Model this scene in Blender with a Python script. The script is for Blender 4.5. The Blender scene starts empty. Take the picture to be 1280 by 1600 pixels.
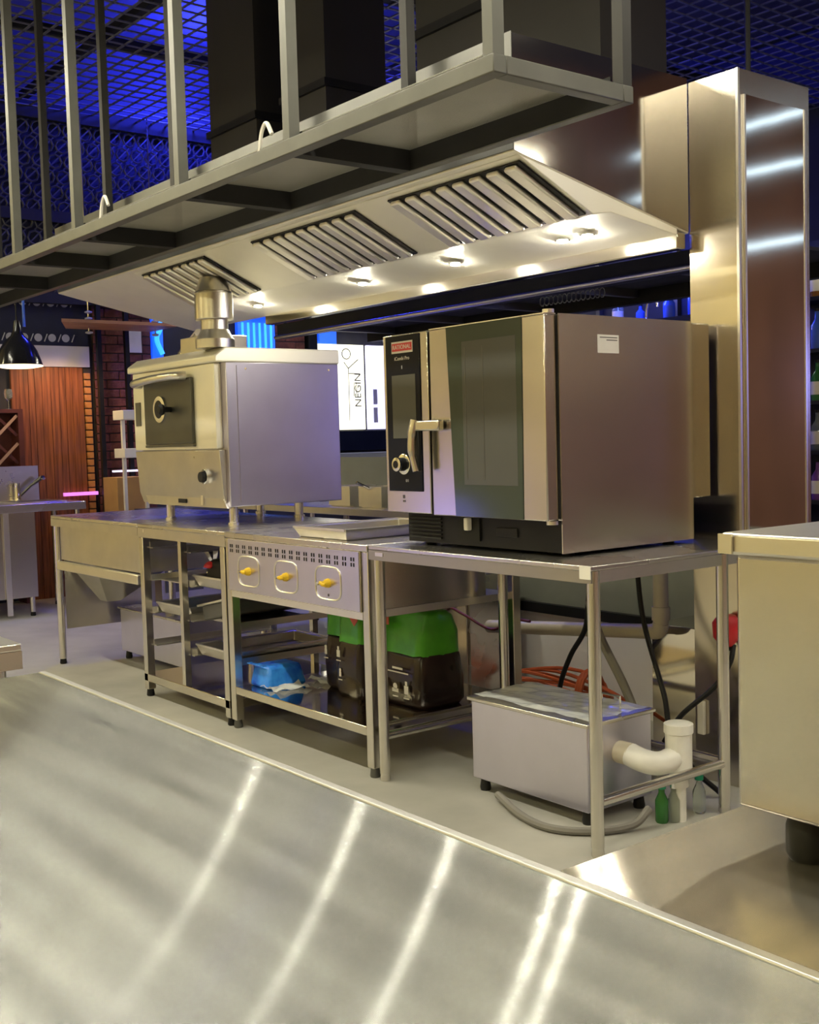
import bpy, math, random
from mathutils import Vector, Matrix
random.seed(7)
SC = bpy.context.scene
COL = SC.collection
PI = math.pi

# ------------------------------------------------------------------ camera
cam_d = bpy.data.cameras.new('camera'); cam = bpy.data.objects.new('camera', cam_d); COL.objects.link(cam)
yaw, pitch, roll = 0.9109, -0.0630, -0.0280
cy, sy, cp, sp = math.cos(yaw), math.sin(yaw), math.cos(pitch), math.sin(pitch)
fw = Vector((-sy*cp, cy*cp, sp)); rt = Vector((cy, sy, 0)); up = rt.cross(fw)
r2 = rt*math.cos(roll) + up*math.sin(roll); u2 = up*math.cos(roll) - rt*math.sin(roll)
cam.matrix_world = Matrix.Translation((2.2576, -2.3856, 1.2233)) @ Matrix((r2, u2, -fw)).transposed().to_4x4()
cam_d.sensor_fit = 'HORIZONTAL'; cam_d.sensor_width = 36; cam_d.lens = 1796.64*36/1280
cam_d.clip_start = 0.02; cam_d.clip_end = 60
SC.camera = cam
# ------------------------------------------------------------------ world, exposure
wd = bpy.data.worlds.new('world'); SC.world = wd; wd.use_nodes = True
wd.node_tree.nodes['Background'].inputs[0].default_value = (1, .9, .78, 1)
wd.node_tree.nodes['Background'].inputs[1].default_value = 0.03
vs = SC.view_settings
vs.view_transform = 'Standard'; vs.look = 'None'; vs.gamma = 1; vs.use_curve_mapping = False
vs.exposure = 0.0
WARM = (1, .83, .60); NEUT = (1, .94, .75); BLUE = (.06, .10, 1)
def lamp(name, kind, loc, energy, col, size=.1, rot=(0, 0, 0), size_y=None, spot=None, parent=None):
    d = bpy.data.lights.new(name, kind); d.energy = energy; d.color = col
    if kind == 'AREA':
        d.size = size
        if size_y: d.shape = 'RECTANGLE'; d.size_y = size_y
    else: d.shadow_soft_size = size
    if spot: d.spot_size = spot; d.spot_blend = .6
    o = bpy.data.objects.new(name, d); COL.objects.link(o); o.location = loc; o.rotation_euler = rot
    if parent: o.parent = parent
    return o
# blue LED wash above the mesh ceiling and along the bar
lamp('blue_ceiling_wash', 'POINT', (-6.3, 2.4, 4.3), 320, (.03, .04, 1), .15)
lamp('blue_ceiling_wash', 'POINT', (-4.4, 3.6, 4.35), 60, (.03, .04, 1), .15)
lamp('blue_bar_wash', 'POINT', (-3.6, 4.25, 2.45), 30, BLUE, .1)
lamp('blue_bar_wash', 'POINT', (1.6, 5.0, 1.6), 60, (.25, .28, 1), .3)
lamp('blue_counter_wash', 'POINT', (-5.8, -4.2, .40), 13, (.22, .22, 1), .3)
lamp('wood_wall_washer', 'SPOT', (-6.55, 1.15, 2.05), 22, (1, .62, .28), .05, (0, .25, 0), spot=2.4)

# ------------------------------------------------------------------ materials
M = {}
def mat(name, col, rough=.5, metal=0., var=0., vscale=6., bump=0., bscale=40., stretch=(1, 1, 1), aniso=0., tan=None,
        emit=None, estr=0., trans=0., spec=.5, rvar=0., alpha=None, col2=None, ior=1.45):
    m = bpy.data.materials.new(name); m.use_nodes = True; nt = m.node_tree; N = nt.nodes; L = nt.links
    b = N['Principled BSDF']
    b.inputs['Base Color'].default_value = (*col, 1); b.inputs['Roughness'].default_value = rough
    b.inputs['Metallic'].default_value = metal; b.inputs['Specular IOR Level'].default_value = spec
    b.inputs['IOR'].default_value = ior
    if trans: b.inputs['Transmission Weight'].default_value = trans
    if alpha is not None: b.inputs['Alpha'].default_value = alpha
    if emit: b.inputs['Emission Color'].default_value = (*emit, 1); b.inputs['Emission Strength'].default_value = estr
    tc = N.new('ShaderNodeTexCoord'); mp = N.new('ShaderNodeMapping'); L.new(tc.outputs['Object'], mp.inputs[0])
    mp.inputs['Scale'].default_value = stretch
    if var or rvar:
        n = N.new('ShaderNodeTexNoise'); n.inputs['Scale'].default_value = vscale; n.inputs['Detail'].default_value = 4
        L.new(mp.outputs[0], n.inputs['Vector'])
        if var:
            r = N.new('ShaderNodeMix'); r.data_type = 'RGBA'
            c2 = col2 or tuple(max(0, c*(1-var)) for c in col)
            c1 = col if col2 else tuple(min(1, c*(1+var*.6)) for c in col)
            r.inputs[6].default_value = (*c1, 1); r.inputs[7].default_value = (*c2, 1)
            rp = N.new('ShaderNodeMapRange'); rp.inputs[1].default_value = .32; rp.inputs[2].default_value = .68
            L.new(n.outputs[0], rp.inputs[0]); L.new(rp.outputs[0], r.inputs[0]); L.new(r.outputs[2], b.inputs['Base Color'])
        if rvar:
            rr = N.new('ShaderNodeMapRange'); rr.inputs[1].default_value = .3; rr.inputs[2].default_value = .7
            rr.inputs[3].default_value = max(.02, rough-rvar); rr.inputs[4].default_value = rough+rvar
            L.new(n.outputs[0], rr.inputs[0]); L.new(rr.outputs[0], b.inputs['Roughness'])
    if bump:
        n2 = N.new('ShaderNodeTexNoise'); n2.inputs['Scale'].default_value = bscale; n2.inputs['Detail'].default_value = 2
        L.new(mp.outputs[0], n2.inputs['Vector'])
        bp = N.new('ShaderNodeBump'); bp.inputs['Strength'].default_value = bump; bp.inputs['Distance'].default_value = .02
        L.new(n2.outputs[0], bp.inputs['Height']); L.new(bp.outputs[0], b.inputs['Normal'])
    if aniso:
        b.inputs['Anisotropic'].default_value = aniso
        c = N.new('ShaderNodeCombineXYZ')
        for i in range(3): c.inputs[i].default_value = tan[i]
        L.new(c.outputs[0], b.inputs['Tangent'])
    M[name] = m; return m
ST = (.66, .63, .58)
def brushed(name, col, col2, tan, stretch, rough, an, diff):
    m = bpy.data.materials.new(name); m.use_nodes = True; nt = m.node_tree; N = nt.nodes; L = nt.links
    N.remove(N['Principled BSDF']); out = [n for n in N if n.type == 'OUTPUT_MATERIAL'][0]
    tc = N.new('ShaderNodeTexCoord'); mp = N.new('ShaderNodeMapping'); mp.inputs['Scale'].default_value = stretch; L.new(tc.outputs['Object'], mp.inputs[0])
    n = N.new('ShaderNodeTexNoise'); n.inputs['Scale'].default_value = 5; n.inputs['Detail'].default_value = 5; L.new(mp.outputs[0], n.inputs['Vector'])
    r = N.new('ShaderNodeMix'); r.data_type = 'RGBA'; r.inputs[6].default_value = (*col, 1); r.inputs[7].default_value = (*col2, 1)
    mr = N.new('ShaderNodeMapRange'); mr.inputs[1].default_value = .3; mr.inputs[2].default_value = .7; L.new(n.outputs[0], mr.inputs[0]); L.new(mr.outputs[0], r.inputs[0])
    g = N.new('ShaderNodeBsdfAnisotropic'); g.inputs['Roughness'].default_value = rough; g.inputs['Anisotropy'].default_value = an
    c = N.new('ShaderNodeCombineXYZ')
    for i in range(3): c.inputs[i].default_value = tan[i]
    L.new(c.outputs[0], g.inputs['Tangent']); L.new(r.outputs[2], g.inputs['Color'])
    n2 = N.new('ShaderNodeTexNoise'); n2.inputs['Scale'].default_value = 1.6; L.new(tc.outputs['Object'], n2.inputs['Vector'])
    bp = N.new('ShaderNodeBump'); bp.inputs['Strength'].default_value = .035; bp.inputs['Distance'].default_value = .03
    L.new(n2.outputs[0], bp.inputs['Height']); L.new(bp.outputs[0], g.inputs['Normal'])
    d = N.new('ShaderNodeBsdfDiffuse'); L.new(r.outputs[2], d.inputs['Color'])
    mx = N.new('ShaderNodeMixShader'); mx.inputs[0].default_value = diff; L.new(g.outputs[0], mx.inputs[1]); L.new(d.outputs[0], mx.inputs[2]); L.new(mx.outputs[0], out.inputs[0])
    M[name] = m
mat('steel', ST, .27, 1, var=.06, vscale=3, rvar=.05, bump=.03, bscale=1.6, stretch=(1, 1, 1))
mat('steel_satin', (.64, .61, .56), .33, 1, var=.08, vscale=5, rvar=.06)
mat('steel_mirror', (.66, .62, .56), .075, 1, var=.04, vscale=4, bump=.10, bscale=1.6, stretch=(1, 1.2, .5))
mat('steel_panel', (.66, .62, .57), .22, 1, var=.05, vscale=4, bump=.05, bscale=1.2, stretch=(.5, .5, 1.3), aniso=.6, tan=(0, 0, 1))
mat('steel_hood', (.93, .90, .78), .45, .55, var=.05, vscale=3, rvar=.06, bump=.03, bscale=1.5)
mat('steel_baffle', (.90, .87, .79), .28, .85, var=.06, vscale=8)
mat('steel_tube', (.70, .67, .62), .24, 1, var=.04, vscale=9)
mat('steel_edge', (.86, .83, .76), .30, 1, var=.03, vscale=9)
brushed('worktop_x', (.45, .46, .445), (.27, .275, .27), (1, 0, 0), (.5, 6, 1), .21, .84, .20)
brushed('worktop_y', (.58, .54, .46), (.46, .43, .37), (0, 1, 0), (6, .5, 1), .20, .75, .15)
mat('steel_dark', (.13, .13, .12), .42, .9, var=.08)
mat('steel_rim', (.60, .59, .56), .40, .8, var=.06, vscale=3)
mat('steel_apron', (.44, .42, .36), .34, 1, var=.05, vscale=5)
mat('steel_column', (.62, .57, .49), .20, 1, var=.04, vscale=3, bump=.05, bscale=1.4, stretch=(1, 1, .6))
mat('steel_lip', (.84, .80, .72), .10, 1, var=.04, vscale=3, bump=.06, bscale=2)
mat('steel_lavender', (.66, .64, .76), .30, 1, var=.05, vscale=5, bump=.04, bscale=9)  # filmed steel, lavender reflection of blue light put into its base colour
mat('chrome', (.85, .85, .85), .08, 1)
mat('dark_steel', (.16, .16, .15), .38, .8, var=.1, vscale=5)
mat('grey_frame', (.13, .13, .115), .42, .5, var=.12, vscale=7)
mat('dark_frame', (.035, .034, .032), .5, .3, var=.12, vscale=7)
mat('black_plastic', (.011, .011, .012), .42, 0, spec=.25, var=.2, vscale=9)
mat('black_matte', (.010, .010, .010), .75, 0, var=.2, vscale=9)
mat('black_duct', (.020, .018, .016), .55, 0, var=.2, vscale=2)
mat('black_glass', (.008, .010, .020), .08, 0, spec=.22, var=.1)
mat('window_glass', (.045, .060, .048), .10, 0, spec=.6, var=.15, vscale=2)
mat('screen_glass', (.085, .088, .085), .12, 0, var=.08, vscale=2)
mat('rubber', (.012, .012, .012), .55, 0, var=.2)
mat('white_plastic', (.78, .76, .70), .40, 0, var=.05)
mat('pvc_white', (.80, .79, .74), .35, 0, var=.06, vscale=14)
mat('pvc_beige', (.62, .56, .42), .40, 0, var=.08, vscale=8)
mat('paper', (.72, .69, .64), .8, 0, var=.05, vscale=20)
mat('ink', (.08, .07, .07), .8, 0, var=.1)
mat('red', (.55, .02, .03), .4, 0, var=.1)
mat('logo_red', (.62, .05, .05), .5, 0, var=.1)
mat('yellow', (.80, .52, .02), .4, 0, var=.1)
mat('orange_cable', (.50, .10, .03), .5, 0, var=.12)
mat('red_cable', (.16, .035, .02), .5, 0, var=.12)
mat('grey_cable', (.20, .19, .17), .5, 0, var=.12)
mat('green_bag', (.07, .34, .02), .28, 0, var=.35, vscale=7, bump=.2, bscale=9)
mat('brown_bag', (.022, .013, .011), .24, 0, var=.3, vscale=8, bump=.25, bscale=9)
mat('bag_print', (.62, .60, .56), .5, 0, var=.05)
mat('bag_red', (.45, .07, .03), .4, 0, var=.2)
mat('blue_pack', (.01, .07, .62), .18, 0, var=.5, vscale=12, bump=.5, bscale=18, col2=(.05, .32, .95))
mat('clear_film', (.80, .83, .82), .22, 0, var=.1, vscale=6, bump=.6, bscale=12, alpha=.62)
mat('green_cap', (.01, .28, .14), .4, 0, var=.1)
mat('bottle_clear', (.75, .82, .72), .06, 0, trans=.85, var=.05)
mat('bottle_blue', (.10, .22, .80), .08, 0, trans=.4, var=.1)
mat('bottle_amber', (.35, .13, .02), .08, 0, trans=.3, var=.1)
mat('bottle_green', (.05, .22, .05), .08, 0, trans=.3, var=.1)
mat('bottle_purple', (.16, .05, .22), .2, 0, var=.1)
mat('label_cream', (.75, .68, .48), .6, 0, var=.1)
mat('floor', (.41, .40, .355), .42, 0, var=.16, vscale=2.2, rvar=.08, bump=.03, bscale=16)
mat('ceiling', (.06, .06, .075), .8, 0, var=.2)
mat('wall_tan', (.64, .53, .26), .7, 0, var=.14, vscale=1.2)
mat('wall_brown', (.37, .20, .11), .55, 0, var=.3, vscale=3, stretch=(1, 3, .3))
mat('wall_dark', (.035, .035, .045), .7, 0, var=.2)
mat('wall_navy', (.010, .012, .030), .6, 0, var=.2)
mat('half_wall_white', (.88, .87, .85), .5, 0, var=.06, vscale=3)
mat('half_wall_grey', (.24, .25, .20), .6, 0, var=.08)
mat('fascia_white', (.55, .53, .54), .6, 0, var=.06)
mat('wood_panel', (.26, .085, .028), .38, 0, var=.5, vscale=5, stretch=(1, 9, .5), bump=.05)
mat('wood_rack', (.10, .025, .018), .5, 0, var=.3, vscale=8)
mat('wood_bar', (.42, .26, .18), .5, 0, var=.2)
mat('wood_shelf', (.45, .22, .10), .5, 0, var=.3, vscale=6, stretch=(3, .5, 1))
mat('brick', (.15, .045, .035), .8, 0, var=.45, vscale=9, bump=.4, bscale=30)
mat('brick_lit', (.48, .20, .05), .7, 0, var=.4, vscale=9, bump=.4, bscale=30)  # warm light on the brick edge put into its base colour
mat('mortar', (.045, .035, .035), .9, 0, var=.2)
mat('cardboard', (.50, .30, .12), .8, 0, var=.1)
mat('mesh_wire', (.12, .12, .15), .5, .2, var=.1)
mat('screen_ring', (.06, .06, .07), .5, .2, var=.1)
mat('disc_grey', (.42, .42, .46), .5, 0, var=.1)
mat('lamp_black', (.012, .012, .014), .16, 0, var=.1)
mat('lamp_inside', (.85, .78, .62), .5, 0, emit=(1, .8, .5), estr=2.5)
mat('glow_warm', (1, .95, .85), .5, emit=NEUT, estr=95)
mat('glow_amber_fill', (1, .9, .7), .5, emit=(1, .91, .52), estr=135)
mat('glow_hood', (1, .97, .9), .5, emit=(1, .95, .78), estr=1200)
mat('glow_cream', (1, .98, .8), .5, emit=(1, .97, .72), estr=1.5)
mat('glow_lilac', (.9, .9, 1), .5, emit=(.70, .68, 1), estr=1.4)
mat('glow_blue', (.1, .3, 1), .5, emit=(.0, .07, 1), estr=1.1)
mat('glow_cyan', (.1, .5, 1), .5, emit=(.03, .33, 1), estr=1.7)
mat('glow_magenta', (.9, .3, 1), .5, emit=(.85, .25, .85), estr=1.0)
mat('glow_cool', (.9, .95, 1), .5, emit=(.62, .82, 1), estr=5)
mat('glow_strip', (1, .9, .7), .5, emit=(1, .78, .40), estr=4)
mat('glow_white', (1, 1, 1), .5, emit=(.9, .95, 1), estr=6)
def perforated():
    m = mat('perforated', (.40, .39, .34), .5, .6, var=.08); nt = m.node_tree; N = nt.nodes; L = nt.links
    tc = N.new('ShaderNodeTexCoord'); sx = N.new('ShaderNodeSeparateXYZ'); L.new(tc.outputs['Object'], sx.inputs[0])
    def op(o, a, b=None):
        n = N.new('ShaderNodeMath'); n.operation = o
        for i, v in enumerate((a, b)):
            if v is None: continue
            if isinstance(v, (int, float)): n.inputs[i].default_value = v
            else: L.new(v, n.inputs[i])
        return n.outputs[0]
    k = 2*PI/.012
    s = op('MULTIPLY', op('SINE', op('MULTIPLY', sx.outputs[0], k)), op('SINE', op('MULTIPLY', sx.outputs[1], k)))
    a = op('LESS_THAN', op('ABSOLUTE', s), .55); L.new(a, N['Principled BSDF'].inputs['Alpha'])
perforated()

# ------------------------------------------------------------------ mesh builder
LOC = {}
class MB:
    def __init__(s): s.v = []; s.f = []
    def add(s, vs, fs):
        o = len(s.v); s.v += [Vector(p) for p in vs]; s.f += [tuple(i+o for i in f) for f in fs]; return s
    def box(s, x0, x1, y0, y1, z0, z1):
        return s.add([(x, y, z) for z in (z0, z1) for y in (y0, y1) for x in (x0, x1)],
                     [(0, 2, 3, 1), (4, 5, 7, 6), (0, 1, 5, 4), (2, 6, 7, 3), (0, 4, 6, 2), (1, 3, 7, 5)])
    def obox(s, c, sz, R):
        h = Vector(sz)/2; c = Vector(c)
        return s.add([c + R @ Vector((x*h.x, y*h.y, z*h.z)) for z in (-1, 1) for y in (-1, 1) for x in (-1, 1)],
                     [(0, 2, 3, 1), (4, 5, 7, 6), (0, 1, 5, 4), (2, 6, 7, 3), (0, 4, 6, 2), (1, 3, 7, 5)])
    def bar(s, p, q, w, h=None):
        p = Vector(p); q = Vector(q); d = (q-p); l = d.length; d.normalize()
        a = Vector((0, 0, 1)) if abs(d.z) < .9 else Vector((1, 0, 0))
        x = d.cross(a).normalized(); z = x.cross(d)
        return s.obox((p+q)/2, (w, l, h or w), Matrix((x, d, z)).transposed())
    def tube(s, pts, r, n=12, cap=True):
        pts = [Vector(p) for p in pts]; m = len(pts); rr = r if isinstance(r, (list, tuple)) else [r]*m
        vs = []; fs = []; x = None
        for i, p in enumerate(pts):
            d = (pts[min(i+1, m-1)] - pts[max(i-1, 0)]).normalized()
            if x is None:
                a = Vector((0, 0, 1)) if abs(d.z) < .9 else Vector((1, 0, 0)); x = d.cross(a).normalized()
            else: x = (x - d*x.dot(d)).normalized()
            y = d.cross(x)
            vs += [p + (x*math.cos(2*PI*k/n) + y*math.sin(2*PI*k/n))*rr[i] for k in range(n)]
        for i in range(m-1):
            for k in range(n):
                fs.append((i*n+k, i*n+(k+1) % n, (i+1)*n+(k+1) % n, (i+1)*n+k))
        if cap: fs += [tuple(reversed(range(n))), tuple(range((m-1)*n, m*n))]
        return s.add(vs, fs)
    def lathe(s, c, prof, n=24, axis='Z'):
        vs = []; fs = []; c = Vector(c); m = len(prof)
        for r, h in prof:
            for k in range(n):
                a, b = r*math.cos(2*PI*k/n), r*math.sin(2*PI*k/n)
                vs.append(c + Vector({'Z': (a, b, h), 'Y': (a, h, -b), 'X': (h, a, b)}[axis]))
        for i in range(m-1):
            for k in range(n): fs.append((i*n+k, i*n+(k+1) % n, (i+1)*n+(k+1) % n, (i+1)*n+k))
        fs += [tuple(reversed(range(n))), tuple(range((m-1)*n, m*n))]
        return s.add(vs, fs)
    def prism_x(s, poly, x0, x1):
        n = len(poly)
        return s.add([(x0, y, z) for y, z in poly] + [(x1, y, z) for y, z in poly],
                     [tuple(range(n)), tuple(reversed(range(n, 2*n)))] + [(i, i+n, (i+1) % n+n, (i+1) % n) for i in range(n)])
    def prism_y(s, poly, y0, y1):
        n = len(poly)
        return s.add([(x, y0, z) for x, z in poly] + [(x, y1, z) for x, z in poly],
                     [tuple(range(n)), tuple(reversed(range(n, 2*n)))] + [(i, i+n, (i+1) % n+n, (i+1) % n) for i in range(n)])
    def frustum(s, a, b):       # a, b = (x0,x1,y0,y1,z)
        vs = [(x, y, q[4]) for q in (a, b) for x, y in ((q[0], q[2]), (q[1], q[2]), (q[1], q[3]), (q[0], q[3]))]
        return s.add(vs, [(3, 2, 1, 0), (4, 5, 6, 7)] + [(i, (i+1) % 4, (i+1) % 4+4, i+4) for i in range(4)])
    def build(s, name, m, parent=None, loc=None, bevel=0., seg=2, smooth=40, fix=True):
        import bmesh
        base = LOC[parent.name] if parent else Vector(loc if loc is not None else s.base())
        me = bpy.data.meshes.new(name); me.from_pydata([tuple(v-base) for v in s.v], [], s.f)
        if fix:
            bm = bmesh.new(); bm.from_mesh(me); bmesh.ops.recalc_face_normals(bm, faces=bm.faces); bm.to_mesh(me); bm.free()
        me.materials.append(M[m])
        if smooth:
            me.polygons.foreach_set('use_smooth', [True]*len(me.polygons)); me.set_sharp_from_angle(angle=math.radians(smooth))
        o = bpy.data.objects.new(name, me); COL.objects.link(o)
        if parent: o.parent = parent
        else: o.location = base
        LOC[o.name] = base.copy()
        if bevel:
            bv = o.modifiers.new('bevel', 'BEVEL'); bv.width = bevel; bv.segments = seg; bv.limit_method = 'ANGLE'
            bv.angle_limit = math.radians(40)
        return o
    def base(s):
        xs = [v.x for v in s.v]; ys = [v.y for v in s.v]; zs = [v.z for v in s.v]
        return ((min(xs)+max(xs))/2, (min(ys)+max(ys))/2, min(zs))
def B(*a): return MB().box(*a)
def tag(o, label=None, cat=None, group=None, kind=None):
    if label: o['label'] = label
    if cat: o['category'] = cat
    if group: o['group'] = group
    if kind: o['kind'] = kind
    return o
def thing(name, loc, label, cat, group=None):
    o = bpy.data.objects.new(name, None); COL.objects.link(o); o.location = loc; o.empty_display_size = .1
    LOC[o.name] = Vector(loc); return tag(o, label, cat, group)
def struct(name, mb, m, **k): return tag(mb.build(name, m, **k), kind='structure')
def copies(o, offs, parent=None):
    """copies of a part sharing its mesh, moved by world offsets"""
    out = []
    for d in offs:
        c = o.copy(); COL.objects.link(c); c.location = o.location + Vector(d); c.parent = parent or o.parent; LOC[c.name] = LOC[o.name]; out.append(c)
    return out
def bez(pts, n=8):
    """Catmull-Rom through the points"""
    P = [Vector(p) for p in pts]; P = [2*P[0]-P[1]] + P + [2*P[-1]-P[-2]]; out = []
    for i in range(1, len(P)-2):
        for k in range(n):
            t = k/n; a, b, c, d = P[i-1:i+3]
            out.append(.5*((2*b)+(c-a)*t+(2*a-5*b+4*c-d)*t*t+(3*b-a-3*c+d)*t**3))
    return out + [P[-2]]
def text(name, s, size, m, parent, pos, xdir, ydir, thick=.0006):
    """flat lettering: built from the stock font, laid on the plane of xdir / ydir"""
    cu = bpy.data.curves.new(name, 'FONT'); cu.body = s; cu.size = size; cu.align_x = 'CENTER'; cu.align_y = 'CENTER'; cu.extrude = thick
    t = bpy.data.objects.new(name, cu); COL.objects.link(t)
    dg = bpy.context.evaluated_depsgraph_get(); me = bpy.data.meshes.new_from_object(t.evaluated_get(dg))
    bpy.data.objects.remove(t); bpy.data.curves.remove(cu)
    X = Vector(xdir).normalized(); Y = Vector(ydir).normalized(); Z = X.cross(Y); base = LOC[parent.name]
    for v in me.vertices: v.co = Vector(pos) + X*v.co.x + Y*v.co.y + Z*v.co.z - base
    me.materials.clear(); me.materials.append(M[m]); me.name = name
    o = bpy.data.objects.new(name, me); COL.objects.link(o); o.parent = parent; LOC[o.name] = base.copy(); return o

# ------------------------------------------------------------------ the room
struct('floor', B(-7.4, 5.2, -5.7, 6.8, -.12, 0), 'floor')
struct('ceiling', B(-7.4, 5.2, -5.7, 6.8, 4.7, 4.8), 'ceiling')
struct('wall_left', B(-7.4, -7.05, -.7, 6.8, 0, 4.7), 'wall_dark')
struct('wall_left', B(-7.4, -7.05, -5.7, -.7, 0, 4.7), 'wall_tan')
struct('wall_back', B(-7.05, 1.2, 6.6, 6.8, 0, 4.7), 'wall_navy')
struct('wall_back', B(1.2, 5.0, 6.6, 6.8, 0, 4.7), 'wall_brown')
struct('wall_right', B(5.0, 5.2, -5.7, 6.8, 0, 4.7), 'wall_brown')
struct('wall_front', B(-7.05, 5.0, -5.7, -5.5, 0, 4.7), 'wall_tan')
# low wall behind the cooking line
hw = struct('wall_middle', B(-1.95, .9, 1.37, 1.47, .0, .40), 'half_wall_white')
tag(B(-1.95, .9, 1.375, 1.465, .445, .84).build('upper_panel', 'half_wall_grey', hw))
tag(B(-1.95, .9, 1.345, 1.49, .40, .445).build('ledge', 'black_plastic', hw))
# expanded-metal ceiling
ZC = 3.95
g = thing('mesh_ceiling', (-3.5, 3, ZC), 'dark expanded-metal diamond mesh ceiling hung over the room, blue light behind it', 'ceiling mesh')
w = MB()
def clip_seg(p, d, x0, x1, y0, y1):
    t0, t1 = -99., 99.
    for a, b, lo, hi in ((p[0], d[0], x0, x1), (p[1], d[1], y0, y1)):
        u, v = (lo-a)/b, (hi-a)/b
        t0 = max(t0, min(u, v)); t1 = min(t1, max(u, v))
    return (t0, t1) if t1 > t0 else None
for k in range(58):
    a = -6.95+k*.13
    w.bar((a, -.6, ZC), (a-.25, 6.5, ZC), .016, .008); 
    if k < 55: w.bar((-7, -.55+k*.13, ZC), (.5, -.35+k*.13, ZC), .016, .008)
tag(w.build('mesh_panel', 'mesh_wire', g, smooth=0, fix=False), kind='stuff')
for x in (-7.0, -5.3, -3.6, -1.9, -.2): B(x-.03, x+.03, -.6, 6.5, ZC+.006, ZC+.07).build('ceiling_beam', 'black_matte', g)
for y in (1.0, 3.0, 5.0): B(-7, .5, y-.03, y+.03, ZC+.071, ZC+.13).build('ceiling_beam', 'black_matte', g)
# geometric screen high on the left wall
g = thing('pattern_screen', (-6.9, 2.2, 2.42), 'black pierced screen of linked rings high on the far left wall', 'screen')
for z in (2.40, 3.05, 3.86): B(-6.95, -6.88, -.5, 4.6, z, z+.09).build('screen_rail', 'black_matte', g)
w = MB()
for i in range(38):
    for j in range(11):
        if 2.50+j*.128 > 3.80 : continue
        cyy, cz = -.35+i*.13+(.065 if j % 2 else 0), 2.545+j*.125
        ring = [(-6.92, cyy+.055*math.cos(k*PI/4), cz+.055*math.sin(k*PI/4)) for k in range(9)]
        w.tube(ring, .009, 4, cap=False); w.bar((-6.92, cyy-.06, cz-.06), (-6.92, cyy+.06, cz+.06), .010)
tag(w.build('ring_lattice', 'screen_ring', g, smooth=0), kind='stuff')
B(-6.99, -6.97, -.5, 4.6, 2.49, 3.86).build('backing_panel', 'wall_navy', g)

# ------------------------------------------------------------------ hanging shelf in front of the hood
S = 2.085
g = thing('hanging_shelf', (-2.2, -.26, S), 'long grey steel shelf hung from the ceiling on square posts in front of the hood', 'hanging shelf')
XL = -5.2
B(XL, .205, -.505, -.462, S, S+.045).build('rail', 'grey_frame', g, bevel=.003)
B(XL, .205, -.048, -.010, S, S+.045).build('rail', 'grey_frame', g, bevel=.003)
B(XL, .162, -.0515, -.0485, S+.002, S+.075).build('inner_wall', 'black_matte', g)
B(.162, .205, -.462, -.048, S, S+.045).build('rail', 'grey_frame', g, bevel=.003)
px = [.184, -.72, -1.44, -2.38, -3.10, -3.9, -4.7]
for x in px:
    if x < 0: B(x-.025, x+.025, -.462, -.052, S+.001, S+.07).build('crossbar', 'black_matte', g)
    B(x-.018, x+.018, -.503, -.466, S+.0451, ZC).build('post', 'grey_frame', g)
    B(x-.018, x+.018, -.047, -.013, S+.0451, ZC).build('post', 'dark_frame', g)
e = [-5.19] + [x for x in reversed(px) if x < 0] + [.155]
for a, b in zip(e[:-1], e[1:]): B(a+.026, b-.026, -.462, -.052, S+.066, S+.070).build('perforated_panel', 'perforated', g)
for x in (-.95, -2.2): MB().tube(bez([(x, -.46, S+.06), (x+.02, -.46, S+.12), (x+.05, -.46, S+.14), (x+.08, -.46, S+.10)], 5), .007, 6).build('hook', 'white_plastic', g)

# ------------------------------------------------------------------ extraction hood
HX0, HX1 = -3.976, -.3105
g = thing('extraction_hood', (-2.15, .44, 1.85), 'long stainless extraction hood with baffle filters over the cooking line', 'hood')
MB().prism_x([(.04, 2.079), (.860, 1.904), (.860, 2.43), (.04, 2.43)], HX0, HX1).build('canopy', 'steel_hood', g, bevel=.003)
MB().prism_x([(.042, 2.083), (.858, 1.909), (.858, 2.428), (.042, 2.428)], HX1, HX1+.002).build('end_panel', 'steel_mirror', g)
B(HX0, HX1+.002, .0375, .0399, 2.085, 2.432).build('front_panel', 'dark_steel', g)  # added sheet, dark reflection on the hood front put into its colour
wedge = MB().prism_x([(.062, 2.0735), (.385, 1.926), (.47, 1.940), (.80, 1.895), (.80, 1.9165)], -3.05, HX1-.001).build('filter_housing', 'steel_hood', g, bevel=.002)
B(-3.05, HX1-.001, .80, .845, 1.850, 1.9065).build('drip_lip', 'steel_lip', g, bevel=.004)
b0, c0 = Vector((0, .085, 2.063)), Vector((0, .372, 1.932)); dv = (c0-b0).normalized(); nn = Vector((0, dv.z, -dv.y))
if nn.z > 0: nn = -nn
mid = (b0+c0)/2; Ln = (c0-b0).length; RR = Matrix((Vector((1, 0, 0)), dv, nn)).transposed()
for x0, x1 in ((-3.0, -2.36), (-1.95, -1.20), (-1.0, -.33)):
    fr = MB().obox(mid + Vector(((x0+x1)/2, 0, 0)) + nn*.004, (x1-x0, Ln, .006), RR).build('filter', 'black_plastic', g)
    n = int(round((x1-x0)/.084)); p = (x1-x0)/n
    f0 = MB().obox(mid + Vector((x0+p*.45, 0, 0)) + nn*.013, (p*.66, Ln-.01, .020), RR).build('baffle', 'steel_baffle', fr, bevel=.008)
    copies(f0, [(p*k, 0, 0) for k in range(1, n)])
HL = (-2.78, -1.88, -1.25, -.66, -.54)
for x in HL:
    l = MB().lathe((x, .60, 1.9145), [(.028, .006), (.028, -.002), (.024, -.003)], 16).build('lamp_housing', 'chrome', g)
    MB().lathe((x, .60, 1.910), [(.019, .0005), (.019, -.003), (.010, -.005)], 16).build('lamp_bulb', 'glow_hood', l)
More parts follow.
